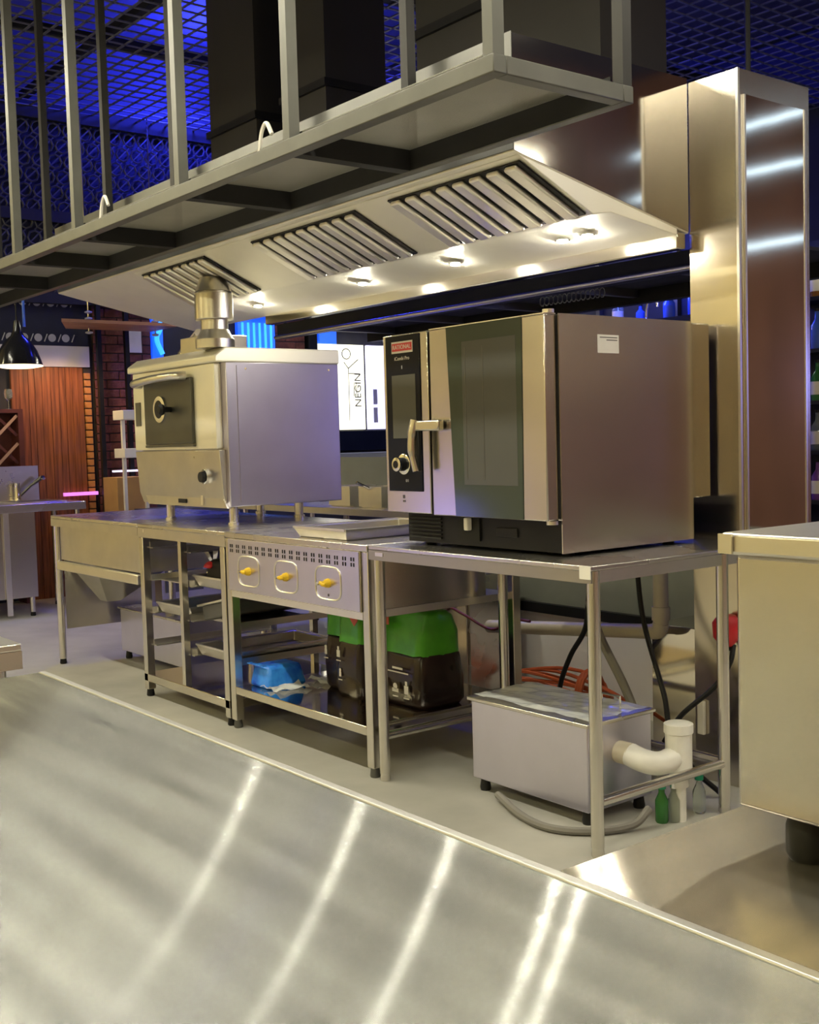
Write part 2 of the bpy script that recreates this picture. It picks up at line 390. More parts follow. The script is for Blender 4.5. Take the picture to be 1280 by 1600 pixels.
# ducts behind, and the tall service column
for x0, x1, y0, lb in ((-4.15, -3.60, 1.12, 'matt black square duct leftmost, rising behind the hood to the mesh ceiling'),
                   (-3.30, -2.88, 1.12, 'narrow black square duct rising behind the hood, between two wider ducts'),
                   (-2.08, -.92, 1.10, 'widest black square duct rising behind the hood, beside the steel column')):
    d = thing('exhaust_duct', ((x0+x1)/2, y0+.2, 2.44), lb, 'duct', 'black ducts behind the hood')
    B(x0, x1, y0, y0+.4, 2.44, 4.69).build('duct_body', 'black_duct', d)
    B(x0-.02, x1+.02, y0-.02, y0+.42, 3.1, 3.14).build('flange', 'black_plastic', d)
g = thing('steel_column', (-.2, 1.06, 0), 'tall polished stainless service column at the right end of the hood', 'column')
B(-.308, -.106, .862, 1.268, 0, 2.412).build('column_body', 'steel_column', g)
B(-.1055, -.102, .895, 1.235, .05, 2.33).build('side_panel', 'steel_mirror', g)
for y in (.893, 1.236): B(-.1055, -.099, y-.004, y+.004, .05, 2.33).build('seam_strip', 'steel_edge', g)
B(-.112, -.102, .858, .868, 0, 2.412).build('corner_strip', 'steel_edge', g)

# ------------------------------------------------------------------ cooking line tables
def leg(t, x, y, z1, r=.019, m='steel_tube', sq=0, fm='black_plastic'):
    w = MB()
    if sq: w.box(x-sq, x+sq, y-sq, y+sq, .035, z1)
    else: w.lathe((x, y, 0), [(r, .03), (r, z1)], 14)
    l = w.build('leg', m, t, bevel=.003 if sq else 0)
    MB().lathe((x, y, 0), [(.017, 0), (.02, .006), (.016, .036)], 10).build('foot', fm, l)
    return l
# A: dump table, left end
g = thing('dump_table', (-3.57, .37, 0), 'stainless table with deep hopper underneath at the left end of the cooking line', 'table')
B(-4.145, -2.995, 0, .75, .832, .85).build('table_top', 'steel', g, bevel=.003)
B(-4.145, -2.995, 0, .015, .79, .832).build('apron', 'steel_satin', g); B(-4.145, -4.13, .015, .75, .79, .832).build('apron', 'steel_satin', g)
B(-4.09, -3.02, .03, .70, .60, .79).build('basin', 'steel_satin', g)
B(-4.09, -3.02, .002, .03, .545, .593).build('rail', 'steel_edge', g, bevel=.003)
MB().frustum((-4.09, -3.66, .05, .60, .60), (-3.97, -3.87, .20, .28, .36)).build('hopper', 'steel_satin', g)
B(-4.105, -4.097, .05, .60, .20, .60).build('splash_panel', 'steel_satin', g)
for x, y in ((-4.115, .025), (-3.04, .72), (-4.115, .72)): leg(g, x, y, .79, .021)
# B: tray rack table
g = thing('tray_rack_table', (-2.56, .37, 0), 'stainless table with tray runners below, under the tall pizza oven', 'table')
B(-2.992, -2.118, 0, .75, .832, .85).build('table_top', 'steel', g, bevel=.003)
B(-2.992, -2.118, 0, .015, .785, .832).build('apron', 'steel_satin', g)
B(-2.93, -2.915, -.0025, -.0002, .81, .825).build('name_plate', 'steel_edge', g)
for x in (-2.965, -2.150):
    for y in (.022, .725): leg(g, x, y, .785, sq=.02)
for y in (.02, .725): B(-2.575, -2.545, y-.015, y+.015, .115, .785).build('post', 'steel_tube', g)
B(-2.985, -2.13, .002, .745, .075, .115).build('bottom_shelf', 'steel_mirror', g, bevel=.003)
for z in (.73, .57, .41, .25):
    for x, d in ((-2.944, 1), (-2.576, -1), (-2.544, 1), (-2.171, -1)):
        MB().box(min(x, x+d*.03), max(x, x+d*.03), .04, .70, z, z+.004).box(min(x, x+d*.004), max(x, x+d*.004), .04, .70, z+.004, z+.03).build('tray_runner', 'steel_edge', g)
# C: gas cooker with three valves
g = thing('gas_cooker', (-1.6, .37, 0), 'stainless gas griddle table with three yellow valves on its front panel', 'cooker')
B(-2.115, -1.072, 0, .75, .825, .85).build('table_top', 'steel', g, bevel=.003)
B(-2.075, -1.115, -.004, .60, .603, .825).build('body', 'steel_panel', g)
fp = B(-2.075, -1.115, -.008, -.004, .606, .823).build('front_panel', 'steel_lavender', g)
sl = MB()
for k in range(18):
    x = -2.045+k*.0525
    for dx in (-.008, .008):
        for dz in (0, .020): sl.box(x+dx-.0035, x+dx+.0035, -.0092, -.0078, .768+dz, .782+dz)
tag(sl.build('vent_slots', 'black_plastic', fp), kind='stuff')
for x in (-1.905, -1.612, -1.315):
    rr = [(x + .085*(abs(math.cos(a))**.5)*(1 if math.cos(a) > 0 else -1), -.009, .695 + .062*(abs(math.sin(a))**.5)*(1 if math.sin(a) > 0 else -1)) for a in [k*2*PI/32 for k in range(33)]]
    MB().tube(rr, .0035, 6, cap=False).build('pressed_ring', 'steel_edge', fp)
    v = MB().lathe((x, -.008, .695), [(.018, 0), (.016, -.012), (.010, -.02), (.010, -.03)], 14, 'Y').build('gas_valve', 'yellow', g)
    MB().obox((x, -.036, .695), (.036, .010, .014), Matrix.Rotation(random.uniform(-.2, .5), 3, 'Y')).build('valve_lever', 'yellow', v, bevel=.004)
    MB().lathe((x-.02, -.036, .695), [(.008, 0), (.006, -.012)], 10, 'Y').build('valve_tip', 'chrome', v)
B(x-.004, x+.004, -.0095, -.008, .645, .655).build('mark', 'ink', fp)
for x in (-2.095, -1.092):
    for y in (.022, .725): leg(g, x, y, .825, sq=.02, fm='dark_steel')
B(-2.074, -1.113, .002, .74, .575, .6025).build('panel_rail', 'steel_edge', g)
B(-2.074, -1.113, .004, .74, .15, .185).build('shelf', 'steel_mirror', g, bevel=.003)
# D: oven stand with round legs
g = thing('oven_stand', (-.53, .4, 0), 'stainless stand with round tube legs carrying the wide combi oven', 'table')
B(-1.062, .012, 0, .86, .835, .85).build('table_top', 'steel', g, bevel=.003)
B(-1.062, .012, 0, .014, .80, .835).build('apron', 'steel_apron', g); B(-.002, .012, .014, .86, .80, .835).build('apron', 'steel_satin', g)
B(-1.062, -1.05, .014, .86, .80, .835).build('apron', 'steel_satin', g)
B(-1.02, -.975, -.0025, -.0002, .815, .828).build('name_plate', 'steel_edge', g)
B(-.03, .0125, -.003, -.0002, .812, .850).build('corner_patch', 'white_plastic', g)
for x in (-1.03, 0): 
    for y in (.022, .612): leg(g, x, y, .835, .0195, fm='steel_tube')
B(-1.048, -.02, .03, .60, .815, .834).build('stiffener', 'steel_satin', g)
for p, q in (((0, .03, .162), (0, .605, .162)), ((-1.02, .612, .166), (-.01, .612, .166)), ((-1.03, .03, .162), (-1.03, .605, .162))):
    MB().tube([p, q], .015, 12).build('stretcher', 'steel_tube', g)

# ------------------------------------------------------------------ combi oven on the stand
g = thing('combi_oven', (-.64, .48, .85), 'wide stainless combi oven with dark glass door and touch control panel', 'oven')
B(-1.035, -.215, .125, .735, .962, 1.588).build('body', 'steel_panel', g, bevel=.004)
B(-1.02, -.213, .735, .84, 1.0, 1.586).build('rear_housing', 'steel_panel', g, bevel=.004)
B(-.2148, -.2105, .117, .742, .862, 1.590).build('side_panel', 'steel_panel', g)
st = B(-.2104, -.2098, .285, .382, 1.475, 1.532).build('sticker', 'paper', g)
for z, l in ((1.522, .08), (1.514, .05)): B(-.2099, -.2096, .375-l, .375, z, z+.003).build('print', 'ink', st)
B(-.99, -.2149, .13, .73, .862, .9615).build('base', 'black_plastic', g)
for k in range(6): B(-.975, -.80, .122, .1295, .876+k*.0135, .884+k*.0135).build('vent_slat', 'black_matte', g, bevel=.002)
B(-.70, -.60, .122, .1295, .88, .955).build('drain_recess', 'black_matte', g)
B(-.655, -.635, .10, .1215, .915, .958).build('hose_nozzle', 'white_plastic', g, bevel=.004)
B(-.52, -.42, .124, .1295, .90, .93).build('service_flap', 'black_plastic', g, bevel=.002)
for x in (-.95, -.27):
    for y in (.2, .68): MB().lathe((x, y, .85), [(.02, 0), (.02, .012)], 12).build('foot', 'black_plastic', g)
# control column
cc = B(-1.031, -.783, .068, .1245, .968, 1.588).build('control_column', 'steel_panel', g, bevel=.003)
cp_ = MB().box(-1.013, -.822, .064, .0685, 1.043, 1.584).build('control_glass', 'black_glass', g, bevel=.002)
B(-.978, -.846, .0628, .0642, 1.228, 1.447).build('touch_screen', 'screen_glass', cp_)
B(-.975, -.857, .0626, .0642, 1.523, 1.563).build('logo_plate', 'paper', cp_)
B(-.972, -.860, .0618, .0627, 1.530, 1.557).build('logo_band', 'logo_red', cp_)
text('logo_text', 'RATIONAL', .021, 'paper', cp_, (-.916, .0614, 1.543), (1, 0, 0), (0, 0, 1))
text('model_text', 'iCombi Pro', .018, 'paper', cp_, (-.918, .0632, 1.504), (1, 0, 0), (0, 0, 1))
B(-.921, -.917, .0626, .0642, 1.468, 1.480).build('mark', 'disc_grey', cp_)
text('dial_mark', '0/1', .014, 'disc_grey', cp_, (-.905, .0632, 1.080), (1, 0, 0), (0, 0, 1))
B(-.938, -.925, .0665, .068, 1.005, 1.012).build('print', 'ink', cc); B(-.938, -.928, .0665, .068, 1.018, 1.030).build('print', 'ink', cc)
dl = MB().lathe((-.915, .064, 1.138), [(.036, 0), (.036, -.008), (.030, -.010)], 28, 'Y').build('dial', 'chrome', cp_)
MB().lathe((-.915, .054, 1.138), [(.024, 0), (.022, -.025), (.020, -.027)], 24, 'Y').build('dial_knob', 'black_plastic', dl)
MB().lathe((-.915, .027, 1.138), [(.024, .004), (.024, -.004), (.015, -.006)], 24, 'Y').build('dial_ring', 'chrome', dl)
MB().lathe((-.915, .021, 1.138), [(.014, 0), (.013, -.002)], 20, 'Y').build('dial_cap', 'black_plastic', dl)
B(-.782, -.771, .085, .1245, .968, 1.586).build('door_gap', 'black_matte', g)
dr = B(-.770, -.222, .066, .116, .964, 1.588).build('door', 'steel_panel', g, bevel=.004)
MB().prism_y([(-.648, .966), (-.326, .966), (-.318, 1.587), (-.678, 1.587)], .0635, .067).build('door_glass', 'window_glass', dr)
B(-.60, -.345, .0628, .0636, 1.070, 1.535).build('window', 'screen_glass', dr, bevel=.0005)
for x in (-.585, -.50): B(x, x+.003, .0622, .0629, 1.09, 1.515).build('rack_bar', 'steel_dark', dr)
B(-.7695, -.2225, .0655, .116, 1.588, 1.591).build('top_trim', 'steel_edge', dr)
for z in (.952, 1.5915): MB().lathe((-.232, .095, z), [(.018, 0), (.018, .011)], 14).build('hinge', 'steel_edge', g)
B(-.2235, -.216, .116, .1245, .97, 1.585).build('door_seal', 'black_matte', g)
hd = MB().bar((-.69, .045, 1.268), (-.80, .030, 1.268), .03, .036)
hd.build('handle_arm', 'steel_tube', dr, bevel=.006)
MB().bar((-.722, .066, 1.268), (-.722, .028, 1.268), .034, .03).build('handle_mount', 'dark_steel', dr, bevel=.004)
MB().tube(bez([(-.805, .026, 1.288), (-.812, .018, 1.24), (-.812, .014, 1.18), (-.800, .020, 1.115)], 6), [.017]*7+[.015]*6+[.012]*6, 12).build('handle_grip', 'steel_tube', dr)
B(-.800, -.785, .022, .034, 1.115, 1.255).build('handle_insert', 'black_plastic', dr, bevel=.004)

# ------------------------------------------------------------------ pizza oven
g = thing('pizza_oven', (-2.87, .5, .85), 'tall boxy stainless pizza oven with flue, square door in front', 'oven')
B(-3.33, -2.412, .20, .82, .935, 1.60).build('body', 'steel_lavender', g, bevel=.004)
MB().prism_x([(.145, 1.60), (.145, 1.63), (.20, 1.668), (.825, 1.668), (.825, 1.60)], -3.355, -2.408).build('roof', 'steel_hood', g, bevel=.006)
B(-2.4118, -2.408, .255, .80, .955, 1.585).build('side_panel', 'steel_lavender', g)
MB().prism_y([(-3.335, 1.205), (-3.335, 1.598), (-2.46, 1.598), (-2.46, 1.205)], .165, .20).build('front_frame', 'steel_hood', g, bevel=.004)
MB().prism_x([(.165, 1.20), (.20, 1.20), (.20, .935), (.18, .99)], -3.335, -2.44).build('lower_panel', 'steel_satin', g, bevel=.003)
MB().prism_y([(-3.25, .93), (-3.29, .99), (-2.47, .99), (-2.42, .93)], .186, .205).build('skirt', 'steel_satin', g)
d = B(-3.175, -2.662, .148, .1645, 1.232, 1.545).build('door', 'steel_dark', g, bevel=.004)
MB().lathe((-2.99, .147, 1.405), [(.065, 0), (.065, -.008), (.045, -.010)], 24, 'Y').build('window_rim', 'chrome', d)
MB().lathe((-2.99, .138, 1.405), [(.046, 0), (.044, -.002)], 24, 'Y').build('window', 'black_glass', d)
MB().tube([(-2.875, .147, 1.40), (-2.875, .105, 1.40)], .014, 10).build('knob_stem', 'black_plastic', d)
MB().lathe((-2.875, .105, 1.40), [(.026, 0), (.03, -.012), (.018, -.024)], 16, 'Y').build('door_knob', 'black_plastic', d)
MB().tube(bez([(-3.20, .148, 1.535), (-3.18, .10, 1.54), (-2.95, .085, 1.55), (-2.74, .10, 1.555), (-2.71, .148, 1.555)], 6), .02, 12).build('handle', 'steel_edge', d)
B(-3.18, -2.66, .150, .1645, 1.218, 1.230).build('door_sill', 'dark_steel', g)
B(-3.305, -3.25, .160, .1648, 1.33, 1.45).build('data_plate', 'dark_steel', g)
MB().lathe((-2.59, .172, 1.075), [(.035, .012), (.035, -.012), (.025, -.02)], 18, 'Y').build('control_knob', 'chrome', g)
MB().lathe((-2.575, .150, 1.075), [(.028, 0), (.024, -.016)], 18, 'Y').build('knob_face', 'black_plastic', g)
B(-2.90, -2.82, .180, .187, .945, .965).build('latch', 'black_plastic', g); B(-2.66, -2.64, .178, .187, .94, .985).build('bracket', 'steel_edge', g)
for x, y in ((-3.10, .235), (-2.45, .235), (-2.62, .70), (-3.10, .76)):
    MB().lathe((x, y, .85), [(.028, 0), (.028, .012), (.022, .014), (.022, .09)], 14).build('leg', 'steel_tube', g)
for y in (.30, .76): MB().lathe((-2.408, y, 1.57), [(.006, 0), (.005, .003)], 8, 'X').build('screw', 'chrome', g)
fx, fy = -2.51, .205
fl = MB().lathe((fx, fy, 1.668), [(.09, 0), (.09, .04), (.062, .085), (.062, .13)], 28).build('flue_base', 'steel_satin', g, smooth=20)
MB().lathe((fx, fy, 1.798), [(.086, 0), (.088, .004), (.088, .118), (.086, .122)], 28).build('flue_collar', 'steel_satin', g, smooth=20)
MB().lathe((fx, fy, 1.9202), [(.070, 0), (.070, .005), (.084, .006), (.060, .070), (.056, .072)], 28).build('flue_cap', 'steel_satin', g, smooth=20)
B(-3.05, -2.76, .30, .52, 1.668, 1.76).build('vent_box', 'steel_satin', g, bevel=.004)
MB().tube([(-3.22, .42, 1.68), (-3.10, .46, 1.78)], .055, 16).build('vent_pipe', 'steel_tube', g)

# ------------------------------------------------------------------ things on and under the line
def gn_pan(name, x0, x1, y0, y1, z, h, label, m='steel_satin', group=None):
    t = thing(name, ((x0+x1)/2, (y0+y1)/2, z), label, 'pan', group)
    i = .018
    w = MB(); T = [(x0, y0), (x1, y0), (x1, y1), (x0, y1)]; I = [(x0+i, y0+i), (x1-i, y0+i), (x1-i, y1-i), (x0+i, y1-i)]
    vs = [(x, y, z+h) for x, y in T] + [(x, y, z+h) for x, y in I] + [(x, y, z+.003) for x, y in I] + [(x, y, z) for x, y in I] + [(x, y, z+h-.006) for x, y in T]
    fs = []
    for a, b in ((0, 4), (4, 8), (16, 0), (12, 16)): fs += [(a+k, a+(k+1) % 4, b+(k+1) % 4, b+k) for k in range(4)]
    fs += [(8, 9, 10, 11), (12, 15, 14, 13)]
    w.add(vs, fs); w.build('pan_body', m, t, bevel=.004)
    r = MB(); P = [(x0, y0), (x1, y0), (x1, y1), (x0, y1), (x0, y0)]
    for a, b in zip(P[:-1], P[1:]): r.bar((*a, z+h), (*b, z+h), .008)
    r.build('rolled_rim', 'steel_edge', t)
    return t
gn_pan('gastro_pan', -1.63, -1.27, .045, .575, .85, .04, 'shallow stainless pan lying on the griddle top left of the combi oven')
def pan_on(x0, x1, z, label): return gn_pan('gastro_pan', x0, x1, .06, .60, z, .05, label)
pan_on(-2.535, -2.18, .5741, 'steel tray holding black and red wrapped goods, right bay of the rack')
pan_on(-2.535, -2.18, .2541, 'empty steel tray lowest in the right bay of the rack')
pan_on(-2.935, -2.585, .4141, 'steel tray in the left bay of the rack, below the crumpled foil')
t = thing('wrapped_goods', (-2.36, .25, .577), 'black and red plastic wrapped goods lying in a rack tray', 'package')
MB().frustum((-2.50, -2.20, .09, .50, .5785), (-2.48, -2.22, .11, .44, .70)).build('black_wrap', 'black_plastic', t, bevel=.02)
MB().frustum((-2.50, -2.43, .080, .16, .66), (-2.49, -2.44, .10, .14, .69)).build('red_wrap', 'red', t, bevel=.015)
t = thing('tilted_pan', (-2.36, .3, .4141), 'deep dark pan tilted on its side in the rack right bay', 'pan')
R_ = Matrix.Rotation(-.2, 3, 'Y')
MB().obox((-2.36, .3, .478), (.29, .44, .075), R_).build('pan_body', 'dark_steel', t, bevel=.012)
MB().obox((-2.37, .3, .514), (.32, .47, .010), R_).build('pan_rim', 'steel_edge', t, bevel=.003)
B(-2.53, -2.20, .12, .46, .4141, .43).build('pan_foot', 'steel_edge', t, bevel=.003)
t = thing('foil_bundle', (-2.76, .3, .5741), 'crumpled silver foil bundle standing in the left bay of the rack', 'foil')
w = MB(); rnd = random.Random(3)
w.lathe((-2.76, .3, .5741), [(.05, 0), (.055, .03), (.03, .07), (.025, .08)], 14)
w.v = [Vector((v.x+rnd.uniform(-.012, .012), v.y+rnd.uniform(-.012, .012), v.z if v.z < .5742 else v.z+rnd.uniform(-.008, .008))) for v in w.v]
w.build('foil_body', 'chrome', t, smooth=0)
for a in (-.5, .6): MB().frustum((-2.775+a*.02, -2.745+a*.02, .285, .315, .645), (-2.79+a*.10, -2.74+a*.10, .27, .33, .715)).build('foil_ear', 'chrome', t, smooth=0)
B(-2.92, -2.60, .08, .58, .570, .574).build('liner_sheet', 'steel_edge', t)
t = thing('blue_jar', (-2.73, .35, .4683), 'small blue plastic jar standing in the left tray of the rack', 'jar')
MB().lathe((-2.73, .35, .4175), [(.03, 0), (.032, .01), (.032, .07), (.026, .08)], 14).build('jar_body', 'blue_pack', t)
MB().lathe((-2.73, .35, .4977), [(.028, 0), (.028, .02)], 14).build('lid', 'white_plastic', t)
# bags on the cooker shelf
def bag(x0, x1, y0, y1, z0, z1, label, zg, seed):
    t = thing('coffee_bag', ((x0+x1)/2, (y0+y1)/2, z0), label, 'bag', 'brown and green bags on the cooker shelf')
    rn = random.Random(seed); cx, cy_ = (x0+x1)/2, (y0+y1)/2; hx, hy = (x1-x0)/2, (y1-y0)/2
    def ringp(z, s, sq):
        out = []
        for k in range(28):
            a = 2*PI*k/28; c, q = math.cos(a), math.sin(a); e = .32
            out.append((cx+hx*s*math.copysign(abs(c)**e, c)+rn.uniform(-.004, .004), cy_+hy*s*sq*math.copysign(abs(q)**e, q)+rn.uniform(-.004, .004), z+rn.uniform(-.003, .003)*(z > z0)))
        return out
    def skin(levels, nm, m, cap_top=True):
        vs = []; fs = []
        for l in levels: vs += ringp(*l)
        for i in range(len(levels)-1): fs += [(i*28+k, i*28+(k+1) % 28, (i+1)*28+(k+1) % 28, (i+1)*28+k) for k in range(28)]
        fs += [tuple(reversed(range(28))), tuple(range((len(levels)-1)*28, len(levels)*28))]
        return MB().add(vs, fs).build(nm, m, t, smooth=60)
    h = zg-z0
    skin([(z0, .93, .93), (z0+.02, 1, 1), (z0+h*.5, 1.02, 1.03), (zg-.01, .97, .95), (zg, .95, .93)], 'bag_body', 'brown_bag')
    k = z1-zg
    sk = skin([(zg+.0005, .955, .935), (zg+k*.5, .95, .88), (zg+k*.9, .90, .70), (z1, .84, .55)], 'bag_top', 'green_bag')
    return t
SH = .185
t = bag(-1.43, -1.145, .285, .52, SH, .555, 'big brown bag with flat green top, right of the cooker leg', .39, 1)
def icon(t, x, y, z, s, form):
    w = MB()
    if form == 'block': w.lathe((x, y, z+.045*s), [(.012*s, 0), (.012*s, .001)], 12, 'Y').box(x-.012*s, x+.012*s, y, y+.001, z, z+.034*s)
    elif form == 'hill': w.box(x-.024*s, x+.024*s, y, y+.001, z, z+.018*s).lathe((x, y, z+.028*s), [(.016*s, 0), (.016*s, .001)], 12, 'Y')
    else: w.box(x-.016*s, x+.016*s, y, y+.001, z, z+.04*s).box(x-.008*s, x+.008*s, y, y+.001, z+.042*s, z+.062*s)
    w.build('icon', 'bag_print', t)
    B(x-.022*s, x+.022*s, y, y+.001, z-.024*s, z-.018*s).build('print', 'bag_print', t)
for i, f in enumerate(('block', 'hill', 'tree')): icon(t, -1.355+i*.07, .268, .245, .8, f)
B(-1.345, -1.20, .268, .269, .322, .327).build('print', 'bag_print', t); B(-1.30, -1.235, .268, .269, .336, .344).build('print', 'bag_print', t)
B(-1.40, -1.335, .283, .285, .50, .535).build('red_patch', 'bag_red', t)
t = bag(-1.80, -1.64, .28, .46, SH, .59, 'crumpled brown bag with bright green top, leftmost on the cooker shelf', .41, 2)
icon(t, -1.765, .268, .33, .7, 'block'); MB().bar((-1.80, .274, .575), (-1.72, .272, .51), .003, .03).build('red_patch', 'bag_red', t)
t = bag(-1.625, -1.45, .22, .40, SH, .585, 'brown bag with green and red top, in the middle of the cooker shelf', .41, 5)
icon(t, -1.585, .209, .35, .7, 'tree'); icon(t, -1.58, .212, .27, .6, 'block')
MB().bar((-1.53, .212, .575), (-1.46, .214, .50), .003, .035).build('red_patch', 'bag_red', t)
t = thing('blue_pack', (-1.99, .17, SH), 'shiny blue plastic pack on the left end of the cooker shelf', 'package')
MB().frustum((-2.06, -1.90, .06, .26, SH), (-2.045, -1.92, .08, .24, SH+.095)).build('pack_body', 'blue_pack', t, bevel=.015)
MB().bar((-2.05, .06, SH+.098), (-1.92, .06, SH+.102), .02, .004).build('pack_seam', 'blue_pack', t)
for i, (x, y, a, lb) in enumerate(((-1.86, .36, .3, 'loose clear plastic sheet lying behind the blue pack'), (-1.88, .14, -.2, 'folded clear plastic sheet lying right of the blue pack'))):
    w = MB(); rn = random.Random(20+i)
    for q in range(7):
        for p in range(7): w.v.append(Vector((x-.08+p*.026+rn.uniform(-.006, .006), y-.08+q*.026, SH+.003+abs(rn.gauss(0, .010)))))
    w.f = [(q*7+p, q*7+p+1, q*7+p+8, q*7+p+7) for q in range(6) for p in range(6)]
    o = w.build('plastic_sheet', 'clear_film', smooth=0, fix=False); tag(o, lb, 'plastic sheet', 'loose plastic on the cooker shelf')

# ------------------------------------------------------------------ grease trap, pipes, cables
def grease_trap(x0, x1, y0, y1, z0, z1, label, film):
    t = thing('grease_trap', ((x0+x1)/2, (y0+y1)/2, 0), label, 'grease trap')
    B(x0, x1, y0, y1, z0, z1).build('tank', 'steel_lavender', t, bevel=.003)
    ld = B(x0-.012, x1+.012, y0-.012, y1+.012, z1+.0005, z1+.014).build('lid', 'steel', t, bevel=.003)
    for x in (x0+.03, x1-.03):
        for y in (y0+.03, y1-.03): MB().lathe((x, y, 0), [(.018, 0), (.02, .01), (.014, z0)], 10).build('foot', 'rubber', t)
    if film:
        w = MB(); rn = random.Random(9); n = 12
        for q in range(n):
            for p in range(n): w.v.append(Vector((x0+.0+(x1-x0)*p/(n-1), y0+.01+(y1-y0-.02)*q/(n-1), z1+.018+abs(rn.gauss(0, .004)))))
        w.f = [(q*n+p, q*n+p+1, q*n+p+n+1, q*n+p+n) for q in range(n-1) for p in range(n-1)]
        w.build('protective_film', 'clear_film', ld, smooth=0, fix=False)
        MB().tube([(x1-.14, y1-.08, z1+.014), (x1-.14, y1-.08, z1+.055), (x1-.06, y1-.08, z1+.055), (x1-.06, y1-.08, z1+.014)], .004, 6).build('lid_handle', 'chrome', ld)
    else:
        MB().lathe(((x0+x1)/2, (y0+y1)/2, z1+.0145), [(.05, 0), (.05, .03), (.035, .05)], 14).build('inlet_cap', 'steel_satin', ld)
    return t
t = grease_trap(-.735, -.19, .185, .485, .045, .315, 'stainless grease trap box on the floor under the combi oven stand', True)
pp = thing('drain_pipe', (-.05, .30, 0), 'white plastic elbow and upright pipe leaving the grease trap', 'pipe')
MB().tube([(-.189, .33, .215), (-.135, .33, .215)], .036, 16).build('pipe_socket', 'pvc_beige', pp)
MB().tube(bez([(-.145, .33, .215), (-.105, .335, .205), (-.075, .36, .195), (-.06, .39, .195), (-.052, .43, .205)], 6), .037, 16).build('elbow', 'pvc_white', pp)
MB().lathe((-.05, .45, .11), [(.03, 0), (.03, .05), (.042, .052), (.042, .17), (.046, .172), (.046, .20), (.040, .203)], 18).build('tee', 'pvc_white', pp)
MB().lathe((-.05, .45, 0), [(.022, 0), (.022, .112)], 12).build('downpipe', 'pvc_white', pp)
grease_trap(-4.02, -3.25, .34, .64, .05, .29, 'second steel grease trap on the floor behind the tray rack, with round cap', False)
t = thing('waste_pipe', (-1.0, .95, .40), 'beige waste pipe running sideways then up behind the oven stand', 'pipe')
MB().tube([(-1.47, .93, .40), (-.56, .93, .482)], .028, 14).build('pipe_run', 'pvc_beige', t)
MB().tube(bez([(-.56, .93, .482), (-.525, .93, .49), (-.515, .93, .52)], 6), .030, 14).build('pipe_bend', 'pvc_beige', t)
MB().tube([(-.515, .93, .515), (-.515, .93, .80)], .028, 14).build('pipe_riser', 'pvc_beige', t)
MB().lathe((-.515, .93, .53), [(.034, 0), (.034, .05)], 14).build('coupling', 'pvc_beige', t)
def cable(name, pts, r, m, label, group=None, n=8):
    o = MB().tube(bez(pts, 8), r, n).build(name, m); return tag(o, label, 'cable' if 'hose' not in name else 'hose', group)
cable('power_cable', [(-.62, .70, .82), (-.66, .70, .62), (-.70, .72, .50), (-.80, .74, .38), (-.92, .80, .22), (-1.0, .88, .02)], .010, 'black_plastic', 'black power cable hanging left behind the oven stand, above the grease trap')
cable('power_cable', [(-.45, .72, .82), (-.42, .71, .62), (-.38, .70, .50), (-.28, .66, .33), (-.22, .62, .22), (-.16, .66, .10), (-.1, .72, .02)], .009, 'black_plastic', 'black power cable hanging from the stand and curving behind the white drain pipe')
cable('power_cable', [(-.30, .68, .16), (-.24, .70, .26), (-.15, .76, .36), (-.115, .80, .44), (-.12, .83, .50)], .009, 'black_plastic', 'black cable rising to the red plug beside the column')
cable('drain_hose', [(-.62, .66, .62), (-.55, .64, .50), (-.42, .62, .34), (-.33, .60, .20), (-.27, .58, .06)], .016, 'grey_cable', 'thick grey drain hose slanting down behind the grease trap')
cable('floor_hose', [(-.58, .16, .022), (-.40, .09, .014), (-.25, .07, .014), (-.14, .14, .014), (-.08, .26, .02), (-.07, .33, .06)], .013, 'grey_cable', 'grey hose lying in a curve on the floor before the grease trap')
oc = thing('cable_coil', (-1.2, 1.2, 0), 'coiled orange extension cable on the floor against the low white wall', 'cable')
w = MB(); rn = random.Random(4)
for k in range(6):
    a = rn.uniform(.24, .32); b = rn.uniform(.08, .12)
    w.tube([(-1.3+a*math.cos(q*PI/12), 1.16+b*math.sin(q*PI/12), .06+k*.022+.02*math.sin(q*PI/6+k)) for q in range(25)], .008, 6, cap=False)
w.build('coil', 'orange_cable', oc)
w = MB()
for k in range(3): w.tube([(-1.08+k*.012, 1.13+.07*math.cos(q*PI/8), .14+.09*math.sin(q*PI/8)) for q in range(17)], .009, 6, cap=False)
w.build('tie_loop', 'orange_cable', oc)
MB().tube(bez([(-1.05, 1.12, .18), (-.9, 1.05, .19), (-.7, .98, .16), (-.6, .9, .08), (-.56, .86, .02)], 8), .008, 6).build('loose_end', 'orange_cable', oc)
pl = thing('red_plug', (-.125, .80, .50), 'round red industrial plug beside the steel column', 'plug')
MB().lathe((-.14, .82, .545), [(.02, -.05), (.045, -.02), (.048, .03), (.03, .055)], 18).build('plug_body', 'red', pl)
MB().lathe((-.14, .82, .48), [(.014, 0), (.018, .022)], 12).build('cable_gland', 'black_plastic', pl)
tag(B(-.29, -.26, .846, .861, .16, .28).build('junction_box', 'white_plastic', bevel=.004), 'small white box at the foot of the steel column', 'junction box')
cable('power_cable', [(-1.90, .95, .40), (-1.75, .92, .46), (-1.6, .9, .44), (-1.40, .88, .40), (-1.25, .86, .46), (-1.12, .84, .47)], .006, 'red_cable', 'reddish cable sagging behind the bags on the cooker shelf')
